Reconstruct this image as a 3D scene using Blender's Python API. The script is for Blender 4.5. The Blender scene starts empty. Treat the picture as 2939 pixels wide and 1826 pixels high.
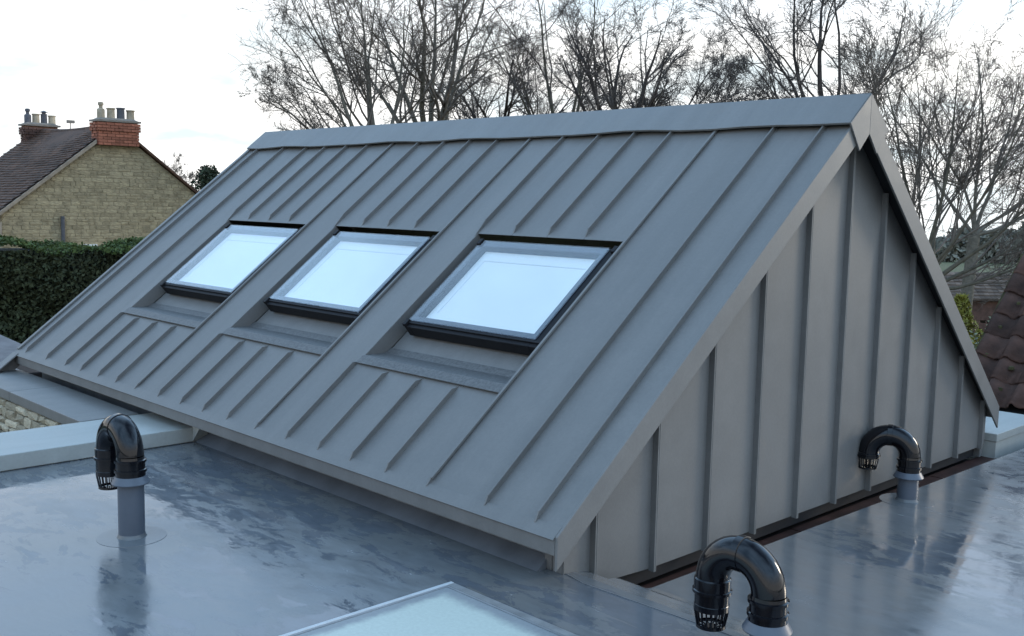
import bpy, math, random
import numpy as np
from mathutils import Vector

# ------------------------------------------------------------------ camera, sky, sun, exposure
scene = bpy.context.scene
COL = scene.collection
U = 0.39                      # metres per cladding panel; the roof is measured in panels
R = math.radians

cam_data = bpy.data.cameras.new("camera")
cam = bpy.data.objects.new("camera", cam_data)
COL.objects.link(cam)
cam_data.sensor_width = 36.0
cam_data.lens = 36.0 * 2958.96 / 2939.0
cam_data.clip_start = 0.05
cam_data.clip_end = 4000.0
from mathutils import Matrix
_r = Vector((0.69438307, 0.71931604, 0.02041038))
_u = Vector((-0.09501735, 0.06353511, 0.99344602))
_f = Vector((-0.71330488, 0.69177144, -0.11246521))
cam.matrix_world = Matrix(((_r.x, _u.x, -_f.x, 6.8798 * U), (_r.y, _u.y, -_f.y, -12.7137 * U),
                           (_r.z, _u.z, -_f.z, 4.0408 * U), (0, 0, 0, 1)))
scene.camera = cam

SUN_EL, SUN_AZ = R(15), R(20)          # azimuth clockwise from +Y
sun_dir = Vector((math.sin(SUN_AZ) * math.cos(SUN_EL), math.cos(SUN_AZ) * math.cos(SUN_EL), math.sin(SUN_EL)))
sd = bpy.data.lights.new("sun", 'SUN')
sd.energy = 1.3
sd.angle = R(14)
sd.color = (1.0, 0.87, 0.69)
sun = bpy.data.objects.new("sun", sd)
COL.objects.link(sun)
sun.rotation_euler = sun_dir.to_track_quat('Z', 'Y').to_euler()
sun.location = (30, 20, 30)

world = bpy.data.worlds.new("World")
scene.world = world
world.use_nodes = True
wn, wl = world.node_tree.nodes, world.node_tree.links
wn.clear()
def W(t, **kw):
    n = wn.new(t)
    for k, v in kw.items():
        setattr(n, k, v)
    return n
def wmath(op, a, b=None, clamp=False):
    n = W('ShaderNodeMath', operation=op, use_clamp=clamp)
    for i, s in enumerate((a, b)):
        if s is None: continue
        if isinstance(s, (int, float)): n.inputs[i].default_value = s
        else: wl.new(s, n.inputs[i])
    return n.outputs[0]
tc = W('ShaderNodeTexCoord')
sep = W('ShaderNodeSeparateXYZ'); wl.new(tc.outputs['Generated'], sep.inputs[0])
zc = wmath('MAXIMUM', sep.outputs[2], 0.02)
comb = W('ShaderNodeCombineXYZ')
wl.new(sep.outputs[0], comb.inputs[0]); wl.new(sep.outputs[1], comb.inputs[1]); wl.new(zc, comb.inputs[2])
sky = W('ShaderNodeTexSky', sky_type='NISHITA', sun_disc=False)
sky.sun_elevation = SUN_EL
sky.sun_rotation = SUN_AZ
sky.air_density = 1.0; sky.dust_density = 0.6; sky.ozone_density = 2.0
wl.new(comb.outputs[0], sky.inputs[0])
zz = wmath('ADD', zc, 0.22)
cu = W('ShaderNodeCombineXYZ')
wl.new(wmath('DIVIDE', sep.outputs[0], zz), cu.inputs[0]); wl.new(wmath('DIVIDE', sep.outputs[1], zz), cu.inputs[1])
n1 = W('ShaderNodeTexNoise'); n1.inputs['Scale'].default_value = 0.9; n1.inputs['Detail'].default_value = 6; n1.inputs['Roughness'].default_value = 0.55
wl.new(cu.outputs[0], n1.inputs['Vector'])
# more cloud towards the horizon, where one looks along the layer; broken cloud overhead
cov = wmath('SUBTRACT', 0.72, wmath('MULTIPLY', zc, 0.30))
cf = wmath('MULTIPLY', wmath('SUBTRACT', wmath('ADD', n1.outputs[0], cov), 0.83), 4.0, clamp=True)
n2 = W('ShaderNodeTexNoise'); n2.inputs['Scale'].default_value = 2.3; n2.inputs['Detail'].default_value = 5
wl.new(cu.outputs[0], n2.inputs['Vector'])
cr = W('ShaderNodeValToRGB')
cr.color_ramp.elements[0].position = 0.34; cr.color_ramp.elements[0].color = (8.9, 10.1, 10.6, 1)
cr.color_ramp.elements[1].position = 0.54; cr.color_ramp.elements[1].color = (14.5, 14.4, 14.1, 1)
wl.new(n2.outputs[0], cr.inputs[0])
# high cloud is thin and lets the blue through, low cloud is white
tint = W('ShaderNodeMix', data_type='RGBA', blend_type='MULTIPLY'); tint.inputs[0].default_value = 1.0
tr_ = W('ShaderNodeValToRGB')
tr_.color_ramp.elements[0].position = 0.14; tr_.color_ramp.elements[0].color = (1.0, 1.0, 1.0, 1)
tr_.color_ramp.elements[1].position = 0.50; tr_.color_ramp.elements[1].color = (0.68, 1.08, 1.62, 1)
wl.new(zc, tr_.inputs[0])
# cloud is brighter towards the hidden sun
vd = W('ShaderNodeVectorMath', operation='DOT_PRODUCT'); wl.new(tc.outputs['Generated'], vd.inputs[0]); vd.inputs[1].default_value = sun_dir
glow = wmath('ADD', 1.0, wmath('MULTIPLY', wmath('POWER', wmath('MAXIMUM', vd.outputs['Value'], 0.0), 7.0), 0.7))
gl_ = W('ShaderNodeVectorMath', operation='SCALE'); wl.new(cr.outputs[0], gl_.inputs[0]); wl.new(glow, gl_.inputs['Scale'])
wl.new(gl_.outputs[0], tint.inputs[6]); wl.new(tr_.outputs[0], tint.inputs[7])
mixs = W('ShaderNodeMix', data_type='RGBA')
wl.new(cf, mixs.inputs[0])
wl.new(sky.outputs[0], mixs.inputs[6]); wl.new(tint.outputs[2], mixs.inputs[7])
bg = W('ShaderNodeBackground'); bg.inputs[1].default_value = 0.10
wl.new(mixs.outputs[2], bg.inputs[0])
wo = W('ShaderNodeOutputWorld'); wl.new(bg.outputs[0], wo.inputs[0])

vs = scene.view_settings
vs.view_transform = 'Standard'; vs.look = 'None'; vs.exposure = 0.0; vs.gamma = 1.0; vs.use_curve_mapping = False
try:
    scene.cycles.use_denoising = True
    scene.cycles.denoising_input_passes = 'RGB_ALBEDO_NORMAL'
    scene.cycles.max_bounces = 8
    scene.cycles.transparent_max_bounces = 12
    scene.cycles.caustics_reflective = False
    scene.cycles.caustics_refractive = False
except Exception:
    pass

# ------------------------------------------------------------------ materials
def newmat(name):
    m = bpy.data.materials.new(name); m.use_nodes = True
    nt = m.node_tree; nt.nodes.clear()
    o = nt.nodes.new('ShaderNodeOutputMaterial')
    return m, nt, o
def NN(nt, t, **kw):
    n = nt.nodes.new(t)
    for k, v in kw.items(): setattr(n, k, v)
    return n
def setin(nt, sock, v):
    if hasattr(v, 'is_linked') or hasattr(v, 'node'): nt.links.new(v, sock)
    else: sock.default_value = v
def math_(nt, op, a, b=0.0, clamp=False):
    n = NN(nt, 'ShaderNodeMath', operation=op, use_clamp=clamp)
    setin(nt, n.inputs[0], a); setin(nt, n.inputs[1], b)
    return n.outputs[0]
def noise(nt, scale, detail=3, rough=0.5, vec=None, dist=0.0):
    n = NN(nt, 'ShaderNodeTexNoise')
    n.inputs['Scale'].default_value = scale; n.inputs['Detail'].default_value = detail
    n.inputs['Roughness'].default_value = rough; n.inputs['Distortion'].default_value = dist
    if vec is not None: nt.links.new(vec, n.inputs['Vector'])
    return n.outputs[0]
def coords(nt, which='Object', scale=None):
    t = NN(nt, 'ShaderNodeTexCoord').outputs[which]
    if scale is not None:
        mp = NN(nt, 'ShaderNodeMapping'); mp.inputs['Scale'].default_value = scale
        nt.links.new(t, mp.inputs[0]); t = mp.outputs[0]
    return t
def ramp(nt, fac, stops):
    n = NN(nt, 'ShaderNodeValToRGB'); el = n.color_ramp.elements
    while len(el) < len(stops): el.new(0.5)
    for e, (p, c) in zip(el, stops):
        e.position = p; e.color = (c, c, c, 1) if isinstance(c, (int, float)) else (c[0], c[1], c[2], 1)
    nt.links.new(fac, n.inputs[0]); return n.outputs[0]
def mixc(nt, fac, a, b, mode='MIX'):
    n = NN(nt, 'ShaderNodeMix', data_type='RGBA', blend_type=mode)
    setin(nt, n.inputs[0], fac)
    for s, v in ((n.inputs[6], a), (n.inputs[7], b)):
        if isinstance(v, tuple): s.default_value = (v[0], v[1], v[2], 1)
        else: nt.links.new(v, s)
    return n.outputs[2]
def bump(nt, h, strength, dist=0.01, normal=None):
    n = NN(nt, 'ShaderNodeBump'); n.inputs['Strength'].default_value = strength; n.inputs['Distance'].default_value = dist
    nt.links.new(h, n.inputs['Height'])
    if normal is not None: nt.links.new(normal, n.inputs['Normal'])
    return n.outputs[0]
def pbsdf(nt, out, col, rough, normal=None, metal=0.0, spec=0.5, coat=0.0):
    p = NN(nt, 'ShaderNodeBsdfPrincipled')
    if isinstance(col, tuple): p.inputs['Base Color'].default_value = (col[0], col[1], col[2], 1)
    else: nt.links.new(col, p.inputs['Base Color'])
    setin(nt, p.inputs['Roughness'], rough)
    p.inputs['Metallic'].default_value = metal
    p.inputs['Specular IOR Level'].default_value = spec
    p.inputs['Coat Weight'].default_value = coat
    if normal is not None: nt.links.new(normal, p.inputs['Normal'])
    nt.links.new(p.outputs[0], out.inputs[0]); return p

def m_simple(name, col, rough=0.6, var=0.25, scale=8.0, bump_s=0.0, bump_scale=60.0, spec=0.4, island=False, objrand=0.0, coat=0.0, bump_d=0.004):
    m, nt, o = newmat(name)
    c = coords(nt)
    f = noise(nt, scale, 4, 0.6, c)
    lo = tuple(x * (1 - var) for x in col); hi = tuple(min(1, x * (1 + var)) for x in col)
    base = mixc(nt, ramp(nt, f, [(0.3, 0.0), (0.7, 1.0)]), lo, hi)
    if island:
        g = NN(nt, 'ShaderNodeNewGeometry').outputs['Random Per Island']
        base = mixc(nt, 1.0, base, ramp(nt, g, [(0.0, 0.65), (1.0, 1.35)]), 'MULTIPLY')
    if objrand:
        g = NN(nt, 'ShaderNodeObjectInfo').outputs['Random']
        base = mixc(nt, 1.0, base, ramp(nt, g, [(0.0, 1 - objrand), (1.0, 1 + objrand)]), 'MULTIPLY')
    nrm = None
    if bump_s:
        nrm = bump(nt, noise(nt, bump_scale, 4, 0.6, c), bump_s, bump_d)
    pbsdf(nt, o, base, rough, nrm, spec=spec, coat=coat)
    return m

def m_sheet(name, col, rough=0.50):
    """plastic coated sheet steel: leather grain, faint oil canning, rain dust"""
    m, nt, o = newmat(name)
    c = coords(nt)
    big = noise(nt, 1.3, 3, 0.5, c)
    mid = noise(nt, 7.0, 5, 0.65, c)
    fine = noise(nt, 170.0, 2, 0.6, c)
    spk = noise(nt, 120.0, 3, 0.7, c)
    base = mixc(nt, ramp(nt, mid, [(0.32, 0.0), (0.72, 1.0)]), tuple(x * 0.93 for x in col), tuple(x * 1.08 for x in col))
    base = mixc(nt, ramp(nt, spk, [(0.72, 0.0), (0.80, 0.35)]), base, tuple(x * 0.35 for x in col))
    grain = noise(nt, 62.0, 3, 0.6, c)
    base = mixc(nt, 1.0, base, ramp(nt, grain, [(0.30, 0.955), (0.70, 1.04)]), 'MULTIPLY')
    mp = NN(nt, 'ShaderNodeMapping'); mp.inputs['Scale'].default_value = (9.0, 0.8, 0.8); nt.links.new(c, mp.inputs[0])
    base = mixc(nt, 1.0, base, ramp(nt, noise(nt, 1.0, 4, 0.6, mp.outputs[0]), [(0.30, 0.93), (0.70, 1.06)]), 'MULTIPLY')
    base = mixc(nt, 1.0, base, ramp(nt, NN(nt, 'ShaderNodeObjectInfo').outputs['Random'], [(0.0, 0.955), (1.0, 1.045)]), 'MULTIPLY')
    nrm = bump(nt, big, 0.13, 0.05)
    nrm = bump(nt, fine, 0.30, 0.002, nrm)
    rg = ramp(nt, mid, [(0.3, rough - 0.05), (0.7, rough + 0.07)])
    pbsdf(nt, o, base, rg, nrm, spec=0.5)
    return m

M = {}
M['sheet'] = m_sheet('coated_steel_grey', (0.155, 0.152, 0.146))
M['sheet_wet_reflection'] = m_simple('rain_spotted_steel_dark_reflection', (0.098, 0.097, 0.095), 0.5, 0.35, 70, 0.35, 130, spec=0.4)  # rain spots, plus a dark reflection put into the base colour
M['coping'] = m_sheet('coated_steel_light_grey', (0.34, 0.35, 0.33), 0.5)
M['frame'] = m_simple('window_frame_charcoal', (0.010, 0.010, 0.012), 0.6, 0.15, 20, spec=0.18)
M['border'] = m_simple('glass_edge_enamel', (0.040, 0.042, 0.060), 0.5, 0.05, 5)
M['blind'] = m_simple('white_blind', (0.86, 0.87, 0.87), 0.8, 0.02, 3)
M['rail'] = m_simple('pale_grey_rail', (0.66, 0.68, 0.70), 0.6, 0.05, 5)
M['reveal'] = m_simple('white_lining', (0.80, 0.80, 0.82), 0.7, 0.03, 5)
M['pvc'] = m_simple('grey_pvc', (0.085, 0.10, 0.125), 0.38, 0.12, 6, spec=0.5)
M['black'] = m_simple('black_pvc', (0.005, 0.005, 0.007), 0.10, 0.1, 6, spec=0.38)
M['red'] = m_simple('red_brown_timber', (0.045, 0.019, 0.015), 0.55, 0.5, 7, 0.3, 40)
M['dark'] = m_simple('dark_membrane_and_shade', (0.018, 0.018, 0.02), 0.6, 0.2, 6)  # black backing membrane; on the verge soffit the colour stands for shade
M['alu'] = m_simple('aluminium_trim', (0.42, 0.44, 0.45), 0.35, 0.08, 20, spec=0.6)
M['alu_dark'] = m_simple('rooflight_frame', (0.16, 0.165, 0.165), 0.4, 0.25, 14, 0.15, 200)
M['stone_wall'] = m_simple('pale_limestone', (0.40, 0.345, 0.25), 0.9, 0.35, 9, 0.5, 50, objrand=0.35)
M['stone_gable'] = m_simple('ochre_ironstone', (0.325, 0.265, 0.165), 0.95, 0.34, 4.5, 0.6, 22, objrand=0.20, island=False)
M['mortar'] = m_simple('old_mortar', (0.31, 0.26, 0.17), 0.95, 0.25, 4, 0.4, 40)
M['brick'] = m_simple('red_brick', (0.31, 0.115, 0.070), 0.9, 0.3, 5, 0.4, 60, objrand=0.25)
M['brick_far'] = m_simple('weathered_brick', (0.10, 0.055, 0.042), 0.9, 0.4, 4, 0.4, 60, island=True)
M['brickmortar'] = m_simple('brick_mortar', (0.22, 0.12, 0.08), 0.95, 0.2, 6)
M['tile'] = m_simple('dark_clay_tile', (0.080, 0.040, 0.024), 0.8, 0.35, 2, 0.3, 40, island=True)
M['pot'] = m_simple('buff_clay_pot', (0.42, 0.34, 0.24), 0.85, 0.25, 6, objrand=0.15)
M['pot_dark'] = m_simple('sooty_pot', (0.10, 0.10, 0.11), 0.8, 0.25, 6)
M['lead'] = m_simple('lead_cap', (0.22, 0.19, 0.16), 0.8, 0.25, 5)
M['timber'] = m_simple('weathered_barge_board', (0.30, 0.24, 0.18), 0.8, 0.2, 6)
M['white'] = m_simple('white_paint', (0.72, 0.72, 0.70), 0.6, 0.05, 5)
M['cream'] = m_simple('cream_render', (0.70, 0.64, 0.46), 0.9, 0.06, 2)
M['felt'] = m_simple('grey_roof_felt', (0.16, 0.15, 0.15), 0.9, 0.25, 5)
M['glassdark'] = m_simple('dark_window', (0.02, 0.022, 0.025), 0.1, 0.1, 3, spec=0.6)
M['bark'] = m_simple('grey_bark', (0.13, 0.115, 0.09), 0.95, 0.35, 12, 0.5, 60)
M['bark_dark'] = m_simple('dark_bark', (0.045, 0.036, 0.032), 0.95, 0.35, 12, 0.4, 60)
M['bark_olive'] = m_simple('lichen_bark', (0.095, 0.083, 0.060), 0.95, 0.35, 8, 0.4, 50)
M['twig'] = m_simple('twig_bark', (0.095, 0.080, 0.072), 0.95, 0.3, 5)
M['twig_brown'] = m_simple('twig_bark_brown', (0.125, 0.103, 0.085), 0.95, 0.3, 5)
M['hedge'] = m_simple('conifer_hedge_leaf', (0.036, 0.042, 0.020), 0.75, 0.55, 1.1, island=True, spec=0.25)
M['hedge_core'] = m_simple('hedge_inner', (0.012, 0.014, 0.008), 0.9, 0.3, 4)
M['hedge_top'] = m_simple('hedge_top_leaf', (0.058, 0.085, 0.024), 0.7, 0.4, 2.0, island=True, spec=0.25)  # greener, paler leaf colour for the hedge top
M['gold'] = m_simple('golden_conifer_leaf', (0.21, 0.19, 0.025), 0.7, 0.35, 4, island=True)
M['evergreen'] = m_simple('evergreen_leaf', (0.030, 0.042, 0.022), 0.8, 0.4, 1.5, island=True)
M['bramble'] = m_simple('bramble_leaf', (0.040, 0.032, 0.022), 0.85, 0.5, 1.4, island=True)
M['wood'] = m_simple('far_wood', (0.21, 0.205, 0.165), 0.95, 0.35, 0.12, island=True)
M['leaf'] = m_simple('pale_leaf', (0.30, 0.31, 0.20), 0.6, 0.2, 10)
M['pantile'] = m_simple('mossy_clay_pantile', (0.072, 0.037, 0.027), 0.85, 0.5, 5.0, 0.6, 30, objrand=0.4, bump_d=0.01)
M['moss'] = m_simple('moss', (0.055, 0.048, 0.018), 0.95, 0.4, 15, 0.6, 60)
M['oldroof'] = m_simple('faded_red_tile', (0.125, 0.088, 0.066), 0.9, 0.4, 1.2, 0.3, 20, island=True)

def m_ground():
    m, nt, o = newmat('field_grass')
    c = coords(nt)
    a = noise(nt, 0.05, 5, 0.6, c); b = noise(nt, 2.5, 4, 0.7, c)
    col = mixc(nt, ramp(nt, a, [(0.35, 0.0), (0.65, 1.0)]), (0.085, 0.100, 0.045), (0.12, 0.115, 0.065))
    col = mixc(nt, ramp(nt, b, [(0.3, 0.0), (0.8, 0.5)]), col, (0.05, 0.055, 0.025))
    pbsdf(nt, o, col, 0.95, bump(nt, b, 0.6, 0.1), spec=0.2)
    return m
M['ground'] = m_ground()

def m_membrane(name, dry=(0.146, 0.153, 0.158), wet=(0.112, 0.123, 0.138)):
    """liquid applied roof coating, partly wet: standing film, half dried patches, streaks, sediment"""
    m, nt, o = newmat(name)
    c = coords(nt)
    # streaks lie mostly along the brush direction (X)
    mp = NN(nt, 'ShaderNodeMapping'); mp.inputs['Scale'].default_value = (0.55, 1.25, 1.0); mp.inputs['Rotation'].default_value = (0, 0, R(-22))
    nt.links.new(c, mp.inputs[0]); v = mp.outputs[0]
    large = noise(nt, 0.55, 3, 0.5, c)
    patch = noise(nt, 7.5, 8, 0.70, v, 0.5)
    comb_ = math_(nt, 'ADD', math_(nt, 'MULTIPLY', large, 0.75), math_(nt, 'MULTIPLY', patch, 1.0))
    sp_ = NN(nt, 'ShaderNodeSeparateXYZ'); nt.links.new(c, sp_.inputs[0])
    near = NN(nt, 'ShaderNodeMapRange', interpolation_type='SMOOTHSTEP'); nt.links.new(sp_.outputs[1], near.inputs[0])
    near.inputs[1].default_value = -3.7; near.inputs[2].default_value = -2.2; near.inputs[3].default_value = 0.0; near.inputs[4].default_value = 0.02
    far_ = NN(nt, 'ShaderNodeMapRange', interpolation_type='SMOOTHSTEP'); nt.links.new(sp_.outputs[1], far_.inputs[0])
    far_.inputs[1].default_value = -2.12; far_.inputs[2].default_value = -1.88; far_.inputs[3].default_value = 0.0; far_.inputs[4].default_value = 0.36
    dry_ = NN(nt, 'ShaderNodeMapRange', interpolation_type='SMOOTHSTEP'); nt.links.new(sp_.outputs[1], dry_.inputs[0])
    dry_.inputs[1].default_value = -1.25; dry_.inputs[2].default_value = -0.35; dry_.inputs[3].default_value = 0.0; dry_.inputs[4].default_value = 0.38
    mx_ = NN(nt, 'ShaderNodeMapRange', interpolation_type='SMOOTHSTEP'); nt.links.new(sp_.outputs[0], mx_.inputs[0])
    mx_.inputs[1].default_value = 0.10; mx_.inputs[2].default_value = 0.85; mx_.inputs[3].default_value = 0.20; mx_.inputs[4].default_value = 0.0
    gate = NN(nt, 'ShaderNodeMapRange'); nt.links.new(sp_.outputs[1], gate.inputs[0]); gate.inputs[1].default_value = -2.0; gate.inputs[2].default_value = -1.8
    margin = math_(nt, 'MULTIPLY', mx_.outputs[0], gate.outputs[0])
    comb_ = math_(nt, 'SUBTRACT', comb_, margin)
    comb_ = math_(nt, 'ADD', 0.035, math_(nt, 'ADD', math_(nt, 'SUBTRACT', math_(nt, 'ADD', comb_, near.outputs[0]), far_.outputs[0]), dry_.outputs[0]))
    wetf = ramp(nt, comb_, [(0.89, 0.0), (0.915, 1.0)])
    streak = noise(nt, 9.0, 5, 0.65, v, 0.3)
    cloudy = noise(nt, 1.4, 4, 0.6, c)
    dcol = mixc(nt, ramp(nt, streak, [(0.3, 0.0), (0.7, 1.0)]), tuple(x * 0.86 for x in dry), tuple(x * 1.10 for x in dry))
    dcol = mixc(nt, ramp(nt, cloudy, [(0.45, 0.0), (0.75, 0.55)]), dcol, (0.165, 0.160, 0.145))
    wcol = mixc(nt, ramp(nt, streak, [(0.3, 0.0), (0.7, 1.0)]), tuple(x * 0.85 for x in wet), tuple(x * 1.15 for x in wet))
    col = mixc(nt, wetf, dcol, wcol)
    tide = ramp(nt, comb_, [(0.875, 0.0), (0.90, 0.35), (0.925, 0.0)])
    col = mixc(nt, tide, col, (0.06, 0.07, 0.085))
    speck = noise(nt, 55.0, 3, 0.7, c)
    col = mixc(nt, ramp(nt, speck, [(0.70, 0.0), (0.76, 0.4)]), col, (0.04, 0.045, 0.05))
    # a thin film of water lies nearly everywhere
    rg = mixc(nt, wetf, ramp(nt, streak, [(0.3, 0.12), (0.7, 0.28)]), ramp(nt, streak, [(0.3, 0.03), (0.7, 0.075)]))
    rip = noise(nt, 14.0, 3, 0.6, v)
    nrm = bump(nt, noise(nt, 2.2, 2, 0.5, c), 0.10, 0.03)
    nrm = bump(nt, rip, 0.07, 0.006, nrm)
    p = pbsdf(nt, o, col, 0.3, nrm, spec=0.45)
    nt.links.new(rg, p.inputs['Roughness'])
    p.inputs['Coat Weight'].default_value = 0.08
    p.inputs['Coat Roughness'].default_value = 0.06
    nt.links.new(nrm, p.inputs['Coat Normal'])
    return m
M['membrane'] = m_membrane('wet_roof_membrane')
M['membrane_dark'] = m_simple('grey_membrane_upstand', (0.125, 0.134, 0.148), 0.45, 0.2, 5, 0.2, 30)
M['membrane_patch'] = m_simple('membrane_patch', (0.130, 0.139, 0.146), 0.20, 0.12, 8, 0.05, 30)

def m_glass(name, tint=(0.985, 1.0, 1.0)):
    m, nt, o = newmat(name)
    t = NN(nt, 'ShaderNodeBsdfTransparent'); t.inputs[0].default_value = (tint[0], tint[1], tint[2], 1)
    g = NN(nt, 'ShaderNodeBsdfGlossy'); g.inputs['Roughness'].default_value = 0.015
    f = NN(nt, 'ShaderNodeFresnel')
    bf = NN(nt, 'ShaderNodeNewGeometry').outputs['Backfacing']
    nt.links.new(math_(nt, 'SUBTRACT', 1.7, math_(nt, 'MULTIPLY', bf, 1.7 - 1 / 1.7)), f.inputs['IOR'])
    mx = NN(nt, 'ShaderNodeMixShader')
    nt.links.new(f.outputs[0], mx.inputs[0]); nt.links.new(t.outputs[0], mx.inputs[1]); nt.links.new(g.outputs[0], mx.inputs[2])
    nt.links.new(mx.outputs[0], o.inputs[0]); return m
M['glass'] = m_glass('clear_glass')
def m_opal():
    # opal panel with a grey edge seal that fades inwards
    m, nt, o = newmat('opal_glass'); c = coords(nt)
    sp_ = NN(nt, 'ShaderNodeSeparateXYZ'); nt.links.new(c, sp_.inputs[0])
    def ss(v, a, b):
        n = NN(nt, 'ShaderNodeMapRange', interpolation_type='SMOOTHSTEP'); setin(nt, n.inputs[0], v)
        n.inputs[1].default_value = a; n.inputs[2].default_value = b; return n.outputs[0]
    nz = math_(nt, 'MULTIPLY', noise(nt, 22.0, 5, 0.65, c), 0.05)
    fx = ss(math_(nt, 'ADD', sp_.outputs[0], nz), 0.075, 0.125)
    fy = ss(math_(nt, 'SUBTRACT', nz, sp_.outputs[1]), 0.09, 0.16)
    f = math_(nt, 'MINIMUM', fx, fy)
    spk = ramp(nt, noise(nt, 70, 4, 0.7, c), [(0.35, 0.75), (0.65, 1.1)])
    col = mixc(nt, f, (0.20, 0.22, 0.23), (0.42, 0.475, 0.425))
    col = mixc(nt, 0.35, col, mixc(nt, 1.0, col, spk, 'MULTIPLY'))
    pbsdf(nt, o, col, 0.30, bump(nt, noise(nt, 60, 3, 0.6, c), 0.05, 0.002), spec=0.4)
    return m
M['glass_green'] = m_opal()
M['edge_grey'] = m_simple('wet_edge_seal', (0.17, 0.18, 0.19), 0.3, 0.25, 9, 0.15, 60)

# ------------------------------------------------------------------ mesh helpers
class MB:
    def __init__(s, k=1.0): s.v = []; s.f = []; s.k = k
    def add(s, vs, fs):
        n = len(s.v); s.v += [tuple(p) for p in vs]; s.f += [tuple(i + n for i in f) for f in fs]; return s
    def box(s, x0, x1, y0, y1, z0, z1):
        return s.add([(x0, y0, z0), (x1, y0, z0), (x1, y1, z0), (x0, y1, z0), (x0, y0, z1), (x1, y0, z1), (x1, y1, z1), (x0, y1, z1)],
                     [(0, 3, 2, 1), (4, 5, 6, 7), (0, 1, 5, 4), (1, 2, 6, 5), (2, 3, 7, 6), (3, 0, 4, 7)])
    def hexa(s, lo, hi):
        """two quads (same winding, lo under hi) make a closed block"""
        return s.add(list(lo) + list(hi), [(0, 3, 2, 1), (4, 5, 6, 7), (0, 1, 5, 4), (1, 2, 6, 5), (2, 3, 7, 6), (3, 0, 4, 7)])
    def prism(s, poly, vec):
        n = len(poly); a = [Vector(p) for p in poly]; b = [p + Vector(vec) for p in a]
        fs = [tuple(range(n - 1, -1, -1)), tuple(range(n, 2 * n))] + [(i, (i + 1) % n, n + (i + 1) % n, n + i) for i in range(n)]
        return s.add(a + b, fs)
    def tube(s, pts, rad, n=16, caps=True):
        pts = [Vector(p) for p in pts]; m = len(pts)
        if not isinstance(rad, (list, tuple)): rad = [rad] * m
        vs = []; prev = None
        for i in range(m):
            t = (pts[min(i + 1, m - 1)] - pts[max(i - 1, 0)]).normalized()
            if prev is None:
                a = Vector((1, 0, 0)) if abs(t.x) < 0.8 else Vector((0, 1, 0))
                u = t.cross(a).normalized()
            else:
                u = (prev - t * prev.dot(t)).normalized()
            prev = u; w = t.cross(u)
            for k in range(n):
                an = 2 * math.pi * k / n
                vs.append(pts[i] + (u * math.cos(an) + w * math.sin(an)) * rad[i])
        fs = [(i * n + k, i * n + (k + 1) % n, (i + 1) * n + (k + 1) % n, (i + 1) * n + k) for i in range(m - 1) for k in range(n)]
        if caps: fs += [tuple(range(n - 1, -1, -1)), tuple((m - 1) * n + k for k in range(n))]
        return s.add(vs, fs)
    def lathe(s, prof, c=(0, 0, 0), n=24, a0=0.0, closed=True):
        """prof: list of (r, z)"""
        m = len(prof); vs = []
        for r_, z in prof:
            for k in range(n):
                an = a0 + 2 * math.pi * k / n
                vs.append((c[0] + r_ * math.cos(an), c[1] + r_ * math.sin(an), c[2] + z))
        fs = [(i * n + k, i * n + (k + 1) % n, (i + 1) * n + (k + 1) % n, (i + 1) * n + k) for i in range(m - 1) for k in range(n)]
        if closed: fs += [tuple(range(n - 1, -1, -1)), tuple((m - 1) * n + k for k in range(n))]
        return s.add(vs, fs)

def link(o, parent=None):
    COL.objects.link(o)
    if parent is not None: o.parent = parent
    return o
def obj(name, mb, mat, parent=None, smooth=False, bevel=0.0, kind=None, label=None):
    me = bpy.data.meshes.new(name)
    k = mb.k
    me.from_pydata([(p[0] * k, p[1] * k, p[2] * k) for p in mb.v], [], mb.f)
    if isinstance(mat, str): mat = M[mat]
    me.materials.append(mat)
    if smooth:
        me.polygons.foreach_set('use_smooth', [True] * len(me.polygons))
        try: me.set_sharp_from_angle(angle=R(38))
        except Exception: pass
    me.update()
    o = bpy.data.objects.new(name, me); link(o, parent)
    if bevel:
        b = o.modifiers.new('bevel', 'BEVEL'); b.width = bevel; b.segments = 2; b.limit_method = 'ANGLE'; b.angle_limit = R(30)
    if kind: o['kind'] = kind
    if label: o['label'] = label
    return o
def tag(o, label=None, cat=None, group=None, kind=None):
    if label: o['label'] = label
    if cat: o['category'] = cat
    if group: o['group'] = group
    if kind: o['kind'] = kind
    return o
def thing(name, loc, label, cat, group=None, rotz=0.0):
    o = bpy.data.objects.new(name, None); COL.objects.link(o)
    o.location = loc; o.rotation_euler = (0, 0, rotz); o.empty_display_size = 0.2
    return tag(o, label, cat, group)
def np_mesh(name, verts, faces, mat, parent=None, smooth=False):
    """verts (N,3) float array, faces (F,k) int array, all faces of one size"""
    me = bpy.data.meshes.new(name)
    F, kf = faces.shape
    me.vertices.add(len(verts)); me.vertices.foreach_set('co', np.ascontiguousarray(verts, dtype=np.float32).ravel())
    me.loops.add(F * kf); me.loops.foreach_set('vertex_index', np.ascontiguousarray(faces, dtype=np.int32).ravel())
    me.polygons.add(F); me.polygons.foreach_set('loop_start', np.arange(0, F * kf, kf, dtype=np.int32))
    try: me.polygons.foreach_set('loop_total', np.full(F, kf, dtype=np.int32))
    except Exception: pass
    if smooth: me.polygons.foreach_set('use_smooth', np.ones(F, dtype=bool))
    me.materials.append(M[mat] if isinstance(mat, str) else mat)
    me.update(calc_edges=True); me.validate()
    o = bpy.data.objects.new(name, me); link(o, parent); return o

rng = random.Random(7)
GZ = -3.0                                    # garden level, metres

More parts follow.
